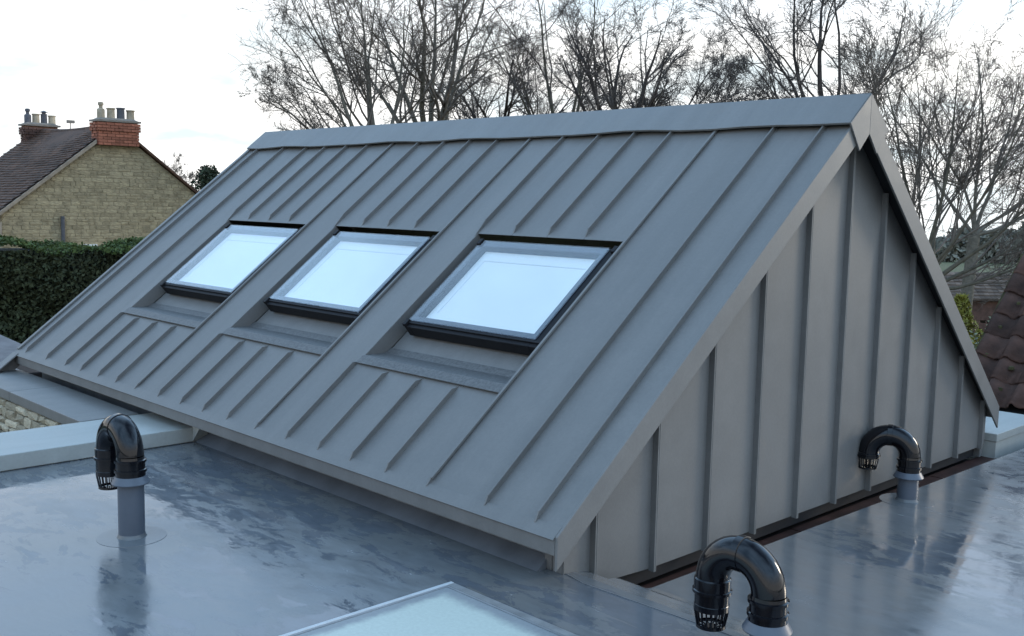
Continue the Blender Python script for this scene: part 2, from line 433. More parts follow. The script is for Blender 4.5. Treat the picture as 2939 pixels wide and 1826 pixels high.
# ------------------------------------------------------------------ ground
def ground_z(x, y):
    d = math.hypot(x - 2.7, y + 5.0)
    return GZ - max(0.0, d - 34.0) * 0.030
g = MB(); N = 60
lin = [(-1 if i < N / 2 else 1) * 700 * (abs(i - N / 2) / (N / 2)) ** 2.0 for i in range(N + 1)]
for j in range(N + 1):
    for i in range(N + 1): g.v.append((lin[i], lin[j], ground_z(lin[i], lin[j])))
for j in range(N):
    for i in range(N):
        a = j * (N + 1) + i; g.f.append((a, a + 1, a + N + 2, a + N + 1))
tag(obj('ground', g, 'ground', smooth=True), kind='structure')

# ------------------------------------------------------------------ flat roofs round the metal roof
def roof_sheet():
    m = MB(U)
    def strip(xa, xb, ya, yb, za, zb, nx, ny):
        n0 = len(m.v)
        for j in range(ny + 1):
            t = j / ny; y = ya + (yb - ya) * t
            x0 = xa(y) if callable(xa) else xa
            for i in range(nx + 1):
                m.v.append((x0 + (xb - x0) * i / nx, y, za + (zb - za) * (3 * t * t - 2 * t * t * t)))
        for j in range(ny):
            for i in range(nx):
                a = n0 + j * (nx + 1) + i; m.f.append((a, a + 1, a + nx + 2, a + nx + 1))
    strip(-7.7, 14, -20, -5.10, 0.27, 0.27, 8, 8)
    strip(-0.35, 14, -5.10, -4.87, 0.27, 0.22, 8, 2)
    edge = lambda y: 0.29 + (y + 4.8) * 0.018
    strip(edge, 14, -4.87, -4.15, 0.22, -0.05, 8, 8)
    strip(edge, 14, -4.15, 9.0, -0.05, -0.05, 8, 8)
    # turned-down edges along the open slot beside the gable
    n0 = len(m.v)
    m.v += [(-0.35, -4.87, 0.22), (0.30, -4.87, 0.22), (-0.35, -4.86, -0.26), (0.30, -4.86, -0.26)]; m.f.append((n0, n0 + 1, n0 + 3, n0 + 2))
    ys = [-4.87 + 0.72 * k / 8 for k in range(9)] + [9.0]
    def zt(y):
        t = min(1, max(0, (y + 4.87) / 0.72)); return 0.22 + (-0.05 - 0.22) * (3 * t * t - 2 * t ** 3)
    n0 = len(m.v)
    for y in ys: m.v += [(edge(y), y, zt(y)), (edge(y) - 0.012, y, -0.26)]
    for k in range(len(ys) - 1): m.f.append((n0 + 2 * k, n0 + 2 * k + 1, n0 + 2 * k + 3, n0 + 2 * k + 2))
    return m
tag(obj('flat_roof', roof_sheet(), 'membrane'), kind='structure')
tag(obj('building_wall', MB(U).box(-7.75, 13.9, -19.9, 8.9, -7.6, -0.34), 'dark'), kind='structure')
# lap line of the membrane that runs out from the corner
lap = MB(U)
pts = [(-0.40, -5.11, 0.281), (0.3, -5.26, 0.281), (1.9, -5.2, 0.281), (5, -5.25, 0.281), (9, -5.2, 0.281)]
for a, b in zip(pts, pts[1:]):
    lap.hexa([(a[0], a[1] - .012, .262), (b[0], b[1] - .012, .262), (b[0], b[1] + .012, .262), (a[0], a[1] + .012, .262)],
             [(a[0], a[1] - .010, .278), (b[0], b[1] - .010, .278), (b[0], b[1] + .008, .275), (a[0], a[1] + .008, .275)])
tag(obj('membrane_lap', lap, 'membrane_dark'), kind='structure')

# ------------------------------------------------------------------ the metal roof
V_, WF, WR, ZR, ZE, ZER, L = 0.31, 5.68, 5.47, 5.40, 0.83, 0.70, 14.58
KF = (ZR - ZE) / WF; KR = (ZR - ZER) / WR
AF = math.atan(KF); AR = math.atan(KR)
def SP(x, y, d=0.0):
    """point on the front slope at plan position y (<0), d out along its normal"""
    return (x, y - math.sin(AF) * d, ZR + KF * y + math.cos(AF) * d)
def SR(x, y, d=0.0):
    return (x, y + math.sin(AR) * d, ZR - KR * y + math.cos(AR) * d)
def slab(mb, S, x0, x1, ya, yb, d0, d1):
    mb.hexa([S(x0, ya, d0), S(x1, ya, d0), S(x1, yb, d0), S(x0, yb, d0)], [S(x0, ya, d1), S(x1, ya, d1), S(x1, yb, d1), S(x0, yb, d1)])
    return mb
roof = thing('metal_roof', (0, 0, 0), 'large grey standing seam metal pitched roof with three roof windows and clad gable', 'roof')
seams = [-.05, -.79, -1.74, -2.5, -3.2, -3.9, -4.63, -5.43, -6.2, -6.92, -7.62, -8.35, -9.2, -9.95, -10.67, -11.43, -12.13, -13.08, -14.15]
bounds = [V_] + seams + [-L]
WIN = [(2, 6), (7, 11), (12, 16)]            # seam numbers right and left of each window bay
YT, YB = -2.30, -4.40                          # top of the recess, top of the apron
for i in range(len(bounds) - 1):
    xr, xl = bounds[i] - 0.004, bounds[i + 1] + 0.004
    bay = any(a + 1 <= i <= b for a, b in WIN)
    segs = [(-0.02, YT), (YB, -WF)] if bay else [(-0.02, -WF)]
    for a, b in segs:
        obj('roof_panel', slab(MB(U), SP, xl, xr, b, a, -0.008, 0.0), 'sheet', roof)
def seam_mb(x, ya, yb, top_taper, bot_taper, strong=False):
    h = 0.040 if strong else 0.058; t = 0.010
    mb = MB(U)
    y0, y1 = ya, yb
    pts = [(y0, 0.0 if top_taper else h), (y0 - (0.07 if top_taper else 0.02), h), (y1 + bot_taper, h), (y1 + bot_taper * 0.25, 0.02), (y1, 0.0)]
    vs = []
    for y, d in pts:
        for dx in (-t, t): vs += [SP(x + dx, y, -0.01), SP(x + dx * (1.0 if d < h else 1.0), y, d)]
    fs = []
    for k in range(len(pts) - 1):
        a = 4 * k; b = a + 4
        fs += [(a, a + 1, b + 1, b), (a + 3, a + 2, b + 2, b + 3), (a + 1, a + 3, b + 3, b + 1)]
    fs += [(0, 2, 3, 1)]
    mb.add(vs, fs)
    # the folded-over lip along the top
    e = 0.026 if strong else 0.012
    mb.hexa([SP(x - t, y1 + bot_taper, h - .022), SP(x + e, y1 + bot_taper, h - .022), SP(x + e, pts[1][0], h - .022), SP(x - t, pts[1][0], h - .022)],
            [SP(x - t, y1 + bot_taper, h + .006), SP(x + e, y1 + bot_taper, h + .006), SP(x + e, pts[1][0], h + .006), SP(x - t, pts[1][0], h + .006)])
    return mb
for i, x in enumerate(seams):
    inner = any(a < i < b for a, b in WIN)
    strong = any(i == a for a, b in WIN)
    if inner:
        obj('seam', seam_mb(x, -0.30, -2.262, False, 0.08), 'sheet', roof, bevel=0.0015)
        obj('seam', seam_mb(x, -4.506, -WF + .05, True, 0.09), 'sheet', roof, bevel=0.0015)
    elif any(i == b for a, b in WIN):
        obj('seam', seam_mb(x - 0.02, -0.30, -2.35, False, 0.25), 'sheet', roof, bevel=0.0015)
        obj('seam', seam_mb(x - 0.02, -4.45, -WF + .05, True, 0.09), 'sheet', roof, bevel=0.0015)
    else:
        obj('seam', seam_mb(x, -0.30, -WF + .05, False, 0.09, strong), 'sheet', roof, bevel=0.0015)
# rear slope, out of sight but real
for i in range(19):
    xr = V_ - i * (V_ + L) / 19; xl = V_ - (i + 1) * (V_ + L) / 19
    if i == 0:
        q0 = [SR(xl, 0.02, -.03), SR(V_ - .004, 0.02, -.03), SR(0.185, WR, -.03), SR(xl, WR, -.03)]; q1 = [SR(xl, 0.02, 0), SR(V_ - .004, 0.02, 0), SR(0.185, WR, 0), SR(xl, WR, 0)]
        obj('roof_panel', MB(U).hexa(q0, q1), 'sheet', roof); continue
    obj('roof_panel', slab(MB(U), SR, xl, xr - 0.004, 0.02, WR, -0.03, 0.0), 'sheet', roof)
    if i: obj('seam', slab(MB(U), SR, xr - .012, xr + .012, 0.3, WR - .1, 0.0, 0.075), 'sheet', roof)
# ridge cap, slightly wavy along its lower edge
cap = MB(U); nx = 28; vs = []
for i in range(nx + 1):
    x = V_ + 0.025 - (L + V_ + 0.03) * i / nx
    wv = 0.012 * math.sin(i * 1.7) + 0.008 * math.sin(i * 0.6 + 1)
    lift = 0.095 + 0.012 * math.sin(i * 1.1)
    wave = [SP(x, -0.44 - wv, lift - 0.03), SP(x, -0.44 - wv, lift), (x, 0, ZR + 0.125), SR(x, 0.47, 0.10), SR(x, 0.47, 0.06), (x, 0, ZR + 0.09)]
    vs += wave
fs = []
for i in range(nx):
    a = i * 6; b = a + 6
    for k in range(6): fs.append((a + k, a + (k + 1) % 6, b + (k + 1) % 6, b + k))
fs += [(0, 1, 2, 5), (2, 3, 4, 5)]
cap.add(vs, fs)
obj('ridge_cap', cap, 'sheet', roof, bevel=0.0015)
xe = V_ + 0.012
for S, sgn in ((SP, -1), (SR, 1)):
    lo = S(xe, sgn * 0.45, -0.34)
    pts = [(xe, 0, ZR + 0.118), S(xe, sgn * 0.45, 0.092), lo, (xe, 0, ZR - 0.40)]
    obj('ridge_cap_end', MB(U).prism(pts, (0.028, 0, 0)), 'sheet', roof, bevel=0.002)
# verge flashings: near gable, front and rear slope, and the far end
def verge(S, K, W_, sgn, x0, x1, drop, ext=0.0):
    mb = MB(U)
    ya, yb = sgn * 0.02, sgn * (W_ + ext)
    a = S(x0, ya, 0.012); b = S(x0, yb, 0.012)
    mb.prism([a, b, (b[0], b[1], b[2] - drop), (a[0], a[1], a[2] - drop)], (x1 - x0, 0, 0))
    return mb
obj('verge_flashing', verge(SP, KF, WF, -1, V_ - 0.02, V_ + 0.012, 0.345), 'sheet', roof, bevel=0.003)
VR = 0.19                                     # the rear slope's verge draws in towards its foot
vm = MB(U); a_, b_ = SR(0, 0.02, 0.012), SR(0, WR, 0.012)
vm.hexa([(V_ - .02, a_[1], a_[2] - .38), (VR - .02, b_[1], b_[2] - .38), (VR - .02, b_[1], b_[2]), (V_ - .02, a_[1], a_[2])],
        [(V_ + .012, a_[1], a_[2] - .38), (VR + .012, b_[1], b_[2] - .38), (VR + .012, b_[1], b_[2]), (V_ + .012, a_[1], a_[2])])
obj('verge_flashing', vm, 'sheet', roof, bevel=0.003)
obj('verge_flashing', verge(SP, KF, WF, -1, -L - 0.04, -L, 0.345, 0.95), 'sheet', roof, bevel=0.003)
obj('verge_flashing', verge(SR, KR, WR, 1, -L - 0.04, -L, 0.36), 'sheet', roof, bevel=0.003)
# a cap strip on the far verge that runs on below the eaves
obj('verge_cap', slab(MB(U), SP, -L - 0.05, -L + 0.22, -WF + 0.01, -WF - 0.95, 0.0, 0.028), 'sheet', roof, bevel=0.002)
obj('verge_cap', slab(MB(U), SP, -L - 0.05, -L + 0.05, -0.3, -WF + 0.08, 0.0, 0.04), 'sheet', roof, bevel=0.002)
sf = MB(U)
sf.prism([(0.0, -5.3, ZR + KF * -5.3 - 0.09), (0.0, 0, ZR - 0.09), (0.0, 0, ZR - 0.05), (0.0, -5.3, ZR + KF * -5.3 - 0.05)], (V_ - 0.02, 0, 0))
sf.prism([(0.0, 5.35, ZR - KR * 5.35 - 0.09), (0.0, 0, ZR - 0.09), (0.0, 0, ZR - 0.05), (0.0, 5.35, ZR - KR * 5.35 - 0.05)], (0.16, 0, 0))
sf.prism([(0.16, 5.35, ZR - KR * 5.35 - 0.09), (0.16, 0, ZR - 0.09), (V_ - .02, 0, ZR - 0.09)], SR(0, 0, 0.04)[0:1] + (SR(0, 0, 0.04)[1], SR(0, 0, 0.04)[2] - ZR))
obj('soffit', sf, 'dark', roof)  # near-black colour puts the shade under the verge into the soffit
# eaves fascia with its drip fold
fa = MB(U)
fa.prism([(V_ - 0.022, -WF - 0.012, ZE + 0.0), (V_ - 0.022, -WF + 0.012, ZE + 0.0), (V_ - 0.022, -WF + 0.012, ZE - 0.175), (V_ - 0.022, -WF - 0.006, ZE - 0.185)], (-(L + V_ - 0.022), 0, 0))
obj('eaves_fascia', fa, 'sheet', roof, bevel=0.002)
dr = MB(U); slab(dr, SP, -L, V_ - 0.022, -WF - 0.03, -WF + 0.10, -0.002, 0.010)
obj('eaves_drip', dr, 'sheet', roof)
sb = MB(U).box(-L, -0.03, -WF + 0.02, -5.22, ZE - 0.20, ZE - 0.17)
obj('eaves_soffit', sb, 'sheet', roof)
obj('eaves_fascia', MB(U).box(-L, 0.165, WR - 0.012, WR + 0.012, ZER - 0.2, ZER), 'sheet', roof)
# front wall under the eaves with its upstand and fillet
obj('front_wall', MB(U).box(-L + .1, -0.26, -5.20, -5.05, -0.2, ZE - 0.19), 'membrane_dark', roof)
fl = MB(U).prism([(-7.6, -5.20, 0.40), (-7.6, -5.205, 0.40), (-7.6, -5.38, 0.272), (-7.6, -5.20, 0.262)], (7.36, 0, 0))
obj('wall_fillet', fl, 'membrane_dark', roof)
ct = MB(U)
ct.box(-0.27, -0.17, -5.24, -5.05, 0.27, ZE - 0.19)
ct.box(-0.165, -0.024, -5.232, -5.05, 0.25, ZE - 0.10)
obj('corner_trim', ct, 'sheet', roof, bevel=0.003)
# gable backing and cladding
gb = MB(U).prism([(-0.12, -5.15, -0.2), (-0.12, 5.35, -0.2), (-0.12, 5.35, 0.75), (-0.12, 0, ZR - 0.35), (-0.12, -5.15, 1.0)], (-0.1, 0, 0))
obj('gable_backing', gb, 'dark', roof)
gseam = [-4.813 + k for k in range(11)]
GW = 5.45
def ztop(y): return (ZR + KF * y if y < 0 else ZR - KR * y) - 0.10
gy = [-5.235] + gseam + [GW]
for i in range(len(gy) - 1):
    a, b = gy[i] + 0.004, gy[i + 1] - 0.004
    z0 = 0.26 if i == 0 else (0.05 if i == 1 else 0.0)
    z0b = 0.20 if i == 0 else 0.0
    poly = [(0, a, z0), (0, b, z0b), (0, b, ztop(b))]
    if a < 0 < b: poly.append((0, 0, ztop(0)))
    poly.append((0, a, ztop(a)))
    obj('cladding_panel', MB(U).prism(poly, (-0.02, 0, 0)), 'sheet', roof)
for k, y in enumerate(gseam):
    zb = 0.10 if k == 0 else -0.02
    mb = MB(U).box(-0.005, 0.074, y - 0.028, y - 0.006, zb, ztop(y) - 0.02)
    mb.box(0.064, 0.077, y - 0.006, y + 0.012, zb, ztop(y) - 0.02)
    obj('cladding_seam', mb, 'sheet', roof, bevel=0.0012)
obj('rear_wall', MB(U).box(-L + .1, -0.02, 5.33, GW - 0.005, -0.2, 0.66), 'sheet', roof)
obj('far_gable', MB(U).prism([(-L + .1, -5.15, 0.0), (-L + .1, 5.35, 0.0), (-L + .1, 5.35, 0.65), (-L + .1, 0, ZR - 0.1), (-L + .1, -5.15, 0.9)], (0.05, 0, 0)), 'sheet', roof)
# timber plate in the slot beside the gable
for k in range(5):
    ya, yb = -4.86 + k * 2.1, -4.86 + (k + 1) * 2.1 - 0.015
    obj('timber_plate', MB(U).box(-0.10, 0.55, ya, yb, -0.30, -0.235 - 0.004 * (k % 2)), 'red', roof)

# roof windows
for wi, (ia, ib) in enumerate(WIN):
    x1, x0 = seams[ia] - 0.016, seams[ib] + 0.004            # right and left wall of the recess
    w = MB(U)
    fx0, fx1 = x0 + 0.20, x1 - 0.03
    yt, yb = -2.40, -3.86
    T, B = -0.025, -0.20
    # frame: four bars
    slab(w, SP, fx0, fx0 + 0.12, yb, yt, B, T); slab(w, SP, fx1 - 0.19, fx1, yb, yt, B, T)
    slab(w, SP, fx0 + 0.12, fx1 - 0.19, yt - 0.10, yt, B, T); slab(w, SP, fx0 + 0.12, fx1 - 0.19, yb, yb + 0.09, B, T)
    win = obj('roof_window', w, 'frame', roof, bevel=0.003, label=['roof window nearest the clad gable', 'middle of the three roof windows', 'roof window farthest from the gable'][wi])
    # dark head cover and corner clips
    hd = MB(U); slab(hd, SP, fx0 - 0.06, fx1 + 0.03, yt + 0.003, YT - 0.012, B, -0.13)
    obj('head_cover', hd, 'frame', win, bevel=0.002)
    for (cx, cy) in ((fx0 + .02, yb + 0.05), (fx0 + .02, yt - 0.04), (fx1 - .04, yt - .03)):
        c = MB(U); slab(c, SP, cx - 0.035, cx + 0.035, cy - 0.05, cy + 0.04, -0.03, 0.022)
        obj('corner_clip', c, 'frame', win, bevel=0.002)
    bt = MB(U); slab(bt, SP, fx0 + 0.02, fx1 - 0.02, yb + 0.045, yb + 0.075, -0.03, 0.0)
    obj('glazing_bead', bt, 'frame', win, bevel=0.002)
    gx0, gx1, gy0, gy1 = fx0 + 0.01, fx1 - 0.15, yb + 0.09, yt - 0.01
    gl = MB(U); slab(gl, SP, gx0, gx1, gy0, gy1, -0.014, 0.004)
    obj('glass_pane', gl, 'glass', win)
    bd = MB(U); bw = 0.092
    for (a, b, c_, d_) in ((gx0, gx0 + bw, gy0, gy1), (gx1 - bw, gx1, gy0, gy1), (gx0 + bw, gx1 - bw, gy0, gy0 + bw * .8), (gx0 + bw, gx1 - bw, gy1 - bw * .9, gy1)):
        slab(bd, SP, a, b, c_, d_, -0.023, -0.016)
    obj('glass_edge_band', bd, 'border', win)
    ix0, ix1, iy0, iy1 = gx0 + bw, gx1 - bw, gy0 + bw * .8, gy1 - bw * .9
    rv = MB(U)
    for (a, b, c_, d_) in ((ix0 - .02, ix0, iy0, iy1), (ix1, ix1 + .02, iy0, iy1), (ix0, ix1, iy0 - .02, iy0), (ix0, ix1, iy1, iy1 + .02)):
        slab(rv, SP, a, b, c_, d_, -0.20, -0.026)
    obj('window_lining', rv, 'reveal', win)
    bl = MB(U); slab(bl, SP, ix0, ix1, iy0, iy1, -0.13, -0.12)
    obj('window_blind', bl, 'blind', win)
    br = MB(U); e0 = 0.16
    slab(br, SP, ix0 + e0, ix0 + e0 + .012, iy0 + e0, iy1 - e0, -0.119, -0.112); slab(br, SP, ix0 + e0 + .012, ix1 - e0, iy1 - e0 - .012, iy1 - e0, -0.119, -0.112)
    obj('blind_rail', br, 'rail', win)
    # recess: side walls, floor, lapped tray and the apron that runs out on the slope
    side = MB(U)
    for xa, xb in ((x0 - 0.02, x0), (x1, x1 + 0.012)):
        prof = [(YT, -0.002), (YB - 0.005, -0.002), (-4.16, -0.23), (YT, -0.25)]
        side.prism([SP(xa, y, d) for y, d in prof], (xb - xa, 0, 0))
    obj('recess_side', side, 'sheet', win)
    fl = MB(U)
    slab(fl, SP, x0, x1, -4.10, YT, -0.27, -0.245)
    obj('recess_floor', fl, 'sheet', win)
    ap = MB(U)
    prof = [(-4.06, -0.243), (-4.06, -0.222), (-4.16, -0.205), (-4.385, 0.030), (-4.50, 0.040), (-4.50, 0.022), (-4.39, 0.0), (-4.17, -0.235)]
    ap.prism([SP(x0 + .003, y, d) for y, d in prof], (x1 - x0 - 0.006, 0, 0))
    obj('window_apron', ap, 'sheet_wet_reflection', win, bevel=0.002)

# ------------------------------------------------------------------ copings and low walls round the flat roof
par = thing('parapet', (-8.4 * U, -9 * U, 0), 'pale grey metal capped parapet behind the left vent pipe', 'parapet')
par.location = (0, 0, 0)
for k, (ya, yb) in enumerate(((-9.4, -5.26), (-13.5, -9.41), (-19, -13.51))):
    c = MB(U).prism([(-9.10, ya, 0.485), (-7.62, ya, 0.50), (-7.62, ya, 0.28), (-7.66, ya, 0.28), (-7.66, ya, 0.2), (-9.10, ya, 0.2)], (0, yb - ya, 0))
    obj('coping', c, 'coping', par, bevel=0.004)
us = MB(U).prism([(-7.62, -5.42, 0.28), (-7.30, -5.42, 0.62), (-7.62, -5.42, 0.62)], (0, 0.2, 0))
obj('coping_stop_end', us, 'coping', par, bevel=0.002)
led = thing('capped_wall', (0, 0, 0), 'low stone wall with a grey metal capping under the eaves', 'wall')
for k in range(3):
    xa = -9.12 - k * 3.2
    c = MB(U).prism([(xa, -6.54, 0.49), (xa, -5.60, 0.50), (xa, -5.60, 0.30), (xa, -6.50, 0.30), (xa, -6.54, 0.32)], (-3.19, 0, 0))
    obj('coping', c, 'sheet', led, bevel=0.004)
obj('wall_core', MB(U).box(-18.6, -9.15, -6.40, -5.3, -7.6, 0.30), 'mortar', led)
# rubble block variants, shared by every stone
def rubble(seed, rough_=0.10, ch=0.82):
    r_ = random.Random(seed); vs = []
    c = 0.16
    for z in (-1, 1):
        for ring in ((1 - c, 1.0), (1.0, 1 - c)):
            pass
    base = []
    for (sx, sy) in ((-1, -1), (1, -1), (1, 1), (-1, 1)):
        base.append((sx, sy))
    octo = [(-1, -1 + 2 * c), (-1 + 2 * c, -1), (1 - 2 * c, -1), (1, -1 + 2 * c), (1, 1 - 2 * c), (1 - 2 * c, 1), (-1 + 2 * c, 1), (-1, 1 - 2 * c)]
    jit = [(r_.uniform(-rough_, rough_), r_.uniform(-rough_, rough_)) for _ in octo]
    # local x = length, z = height, y = depth (front at -1)
    for dep, sc in ((1.0, 1.0), (-0.4, 1.0), (-1.0, ch)):
        for (p, q), (jx, jz) in zip(octo, jit):
            vs.append(((p + jx) * sc * 0.5, dep * 0.5 + (r_.uniform(-.12, .12) if dep < 0 else 0), (q + jz) * sc * 0.5))
    fs = []
    for k in range(2):
        for i in range(8): fs.append((k * 8 + i, k * 8 + (i + 1) % 8, (k + 1) * 8 + (i + 1) % 8, (k + 1) * 8 + i))
    vs.append((0, -0.5 - r_.uniform(0.0, 0.15), 0))
    for i in range(8): fs.append((16 + i, 16 + (i + 1) % 8, 24))
    return vs, fs
RUB = [rubble(s) for s in range(12)]
RUB_FLAT = [rubble(s, 0.09, 0.97) for s in range(12)]
def rub_mesh(name, mat, RUB=RUB):
    out = []
    for vs, fs in RUB:
        me = bpy.data.meshes.new(name); me.from_pydata(vs, [], fs); me.materials.append(M[mat]); me.update(); out.append(me)
    return out
def put(me, name, parent, loc, scale, rot=(0, 0, 0)):
    o = bpy.data.objects.new(name, me); COL.objects.link(o); o.parent = parent
    o.location = loc; o.scale = scale; o.rotation_euler = rot
    return o
rw = rub_mesh('rubble_stone', 'stone_wall', [rubble(s + 40, 0.2, 0.9) for s in range(12)])
z = 0.29; n = 0
r2 = random.Random(3)
while z > -1.3:
    h = r2.uniform(0.11, 0.24); x = -9.2 - r2.uniform(0, 0.3)
    while x > -15.5:
        wd = r2.uniform(0.18, 0.62)
        put(rw[r2.randrange(12)], 'stone', led, ((x - wd / 2) * U, -6.42 * U, (z - h / 2) * U), ((wd - .012) * U, 0.20 * U, (h - .010) * U), (0, R(r2.uniform(-4, 4)), 0)); n += 1
        x -= wd
    z -= h
rc = thing('rear_coping', (0, 0, 0), 'pale grey metal capped kerb beyond the rear corner of the gable', 'parapet')
obj('coping', MB(U).prism([(-3.5, 5.56, 0.19), (0.17, 5.56, 0.20), (0.17, 7.8, 0.20), (-3.5, 7.8, 0.19)], (0, 0, -0.14)), 'coping', rc, bevel=0.004)
obj('kerb_face', MB(U).box(-3.4, 0.15, 5.58, 7.75, -0.5, 0.06), 'coping', rc)

# ------------------------------------------------------------------ vent pipes
def vent(base, zc, rot, cage_drop, label, tilt=0.0):
    """base in panel units; zc height of collar above base; cage_drop length of straight pipe under the far elbow"""
    t = thing('vent_pipe', (base[0] * U, base[1] * U, base[2] * U), label, 'vent pipe', 'swan-neck vent pipes on the flat roof', rot)
    r_ = 0.14
    obj('pipe', MB(U).lathe([(r_, -0.02), (r_, zc + 0.1)], n=32), 'pvc', t, smooth=True)
    fl = MB(U)
    fl.lathe([(0.37, -0.004), (0.368, 0.0035), (0.158, 0.005), (0.150, 0.022), (0.141, 0.045)], n=56, closed=False)
    obj('flange', fl, 'membrane_patch', t)
    obj('collar', MB(U).lathe([(0.20, zc), (0.205, zc + 0.012), (0.162, zc + 0.085), (0.14, zc + 0.085), (0.185, zc)], n=32, closed=False), 'pvc', t, smooth=True)
    zs = zc + 0.30
    cp = MB(U).lathe([(0.150, zc + 0.07), (0.158, zc + 0.08), (0.158, zc + 0.125), (0.172, zc + 0.13), (0.172, zc + 0.16), (0.155, zc + 0.165),
                      (0.155, zc + 0.235), (0.170, zc + 0.24), (0.170, zc + 0.265), (0.150, zc + 0.27), (0.146, zs)], n=32, closed=False)
    obj('coupling', cp, 'black', t, smooth=True)
    Rb = 0.275
    for half in (0, 1):
        pts = []
        for k in range(11):
            a = math.pi / 2 * (k / 10 + half)
            pts.append((Rb - Rb * math.cos(a), 0, zs + Rb * math.sin(a)))
        obj('elbow', MB(U).tube(pts, 0.145, 32, caps=False), 'black', t, smooth=True)
    ring = MB(U).tube([(Rb - 0.035, 0, zs + Rb), (Rb - 0.032, 0, zs + Rb), (Rb + 0.032, 0, zs + Rb), (Rb + 0.035, 0, zs + Rb)], [0.146, 0.153, 0.153, 0.146], 32, caps=False)
    obj('elbow_joint', ring, 'black', t, smooth=True)
    X = 2 * Rb; zb = zs - cage_drop
    leg = MB(U).lathe([(0.146, zs + 0.0), (0.158, zs - 0.01), (0.158, zs - 0.10 if cage_drop > .15 else zs - .03), (0.170, zs - 0.105 if cage_drop > .15 else zs - .035),
                       (0.170, zs - 0.13 if cage_drop > .15 else zs - .05), (0.150, zs - 0.135 if cage_drop > .15 else zs - .055), (0.148, zb + 0.02), (0.150, zb)], c=(X, 0, 0), n=32, closed=False)
    obj('drop_pipe', leg, 'black', t, smooth=True)
    cg = MB(U)
    cg.lathe([(0.148, zb + 0.05), (0.152, zb + 0.045), (0.152, zb - 0.005), (0.140, zb - 0.01), (0.136, zb + 0.04)], c=(X, 0, 0), n=32, closed=False)
    nb = 20; zl = zb - 0.15
    for k in range(nb):
        a = 2 * math.pi * k / nb
        p0 = (X + 0.146 * math.cos(a), 0.146 * math.sin(a), zb); p1 = (X + 0.118 * math.cos(a), 0.118 * math.sin(a), zl)
        cg.tube([p0, p1], 0.0075, 5)
        p2 = (X + 0.05 * math.cos(a), 0.05 * math.sin(a), zl - 0.012)
        if k % 2 == 0: cg.tube([p1, p2], 0.007, 5)
    cg.lathe([(0.126, zl + .012), (0.128, zl - .012), (0.108, zl - .014), (0.108, zl + .008)], c=(X, 0, 0), n=32, closed=False)
    cg.lathe([(0.001, zl - .006), (0.055, zl - .006), (0.055, zl - .018), (0.001, zl - .018)], c=(X, 0, 0), n=20, closed=False)
    obj('cage', cg, 'black', t, smooth=False)
    return t
vent((-3.95, -8.0, 0.27), 0.61, R(180), 0.31, 'black swan-neck vent on a grey pipe, standing left in front of the parapet')
vent((0.60, 1.23, -0.05), 0.34, R(203), 0.07, 'black swan-neck vent with a short outlet, close against the clad gable')
vent((2.53, -5.5, 0.27), 0.31, R(180), 0.28, 'nearest black swan-neck vent, in the foreground right of the metal roof corner')

# ------------------------------------------------------------------ flat rooflight in the foreground
rl = thing('flat_rooflight', (-0.24 * U, -6.54 * U, 0.27 * U), 'flat glass rooflight with aluminium edge trim in the foreground', 'rooflight')
rx, ry = 5.2, -4.6
k0 = MB(U)
k0.box(0.05, 0.20, ry, -0.05, -0.02, 0.15); k0.box(rx - .2, rx - .05, ry, -0.05, -0.02, 0.15); k0.box(0.20, rx - .2, -0.20, -0.05, -0.02, 0.15); k0.box(0.20, rx - .2, ry, ry + .15, -0.02, 0.15)
obj('kerb', k0, 'membrane_dark', rl)
tr = MB(U)
tr.box(0.0, 0.045, ry - .05, -0.0, 0.10, 0.190); tr.box(rx - .04, rx, ry - .05, 0, 0.10, 0.19); tr.box(0.045, rx - .04, ry - .05, ry - .01, 0.10, 0.19)
obj('edge_trim', tr, 'alu', rl, bevel=0.002)
obj('edge_trim', MB(U).box(0.046, rx - .041, -0.09, 0.0, 0.10, 0.188), 'alu_dark', rl, bevel=0.002)
obj('glass_pane', MB(U).box(0.045, rx - .04, ry, -0.09, 0.165, 0.182), 'glass_green', rl)
bd = MB(U)
bd.box(0.046, 0.075, ry, -0.091, 0.1815, 0.186); bd.box(0.075, rx - .2, -0.115, -0.091, 0.1815, 0.186)
obj('glazing_seal', bd, 'edge_grey', rl)
obj('well_lining', MB(U).box(0.21, rx - .21, ry + .16, -0.21, 0.03, 0.05), 'blind', rl)

# ------------------------------------------------------------------ stone cottage
HX, HY = -24.88, 6.88                         # foot of the gable apex
hs = thing('stone_cottage', (HX, HY, GZ), 'stone gabled cottage with brown tiled roof and two brick chimneys beyond the hedge', 'house')
AZ, EZ, HW, HL = 6.34, 4.00, 3.02, 5.9
HWR = 3.05
obj('wall', MB().prism([(-0.072, -HW, 0), (-0.072, HWR, 0), (-0.072, HWR, EZ), (-0.072, 0, AZ - .04), (-0.072, -HW, EZ)], (-HL, 0, 0)), 'mortar', hs)
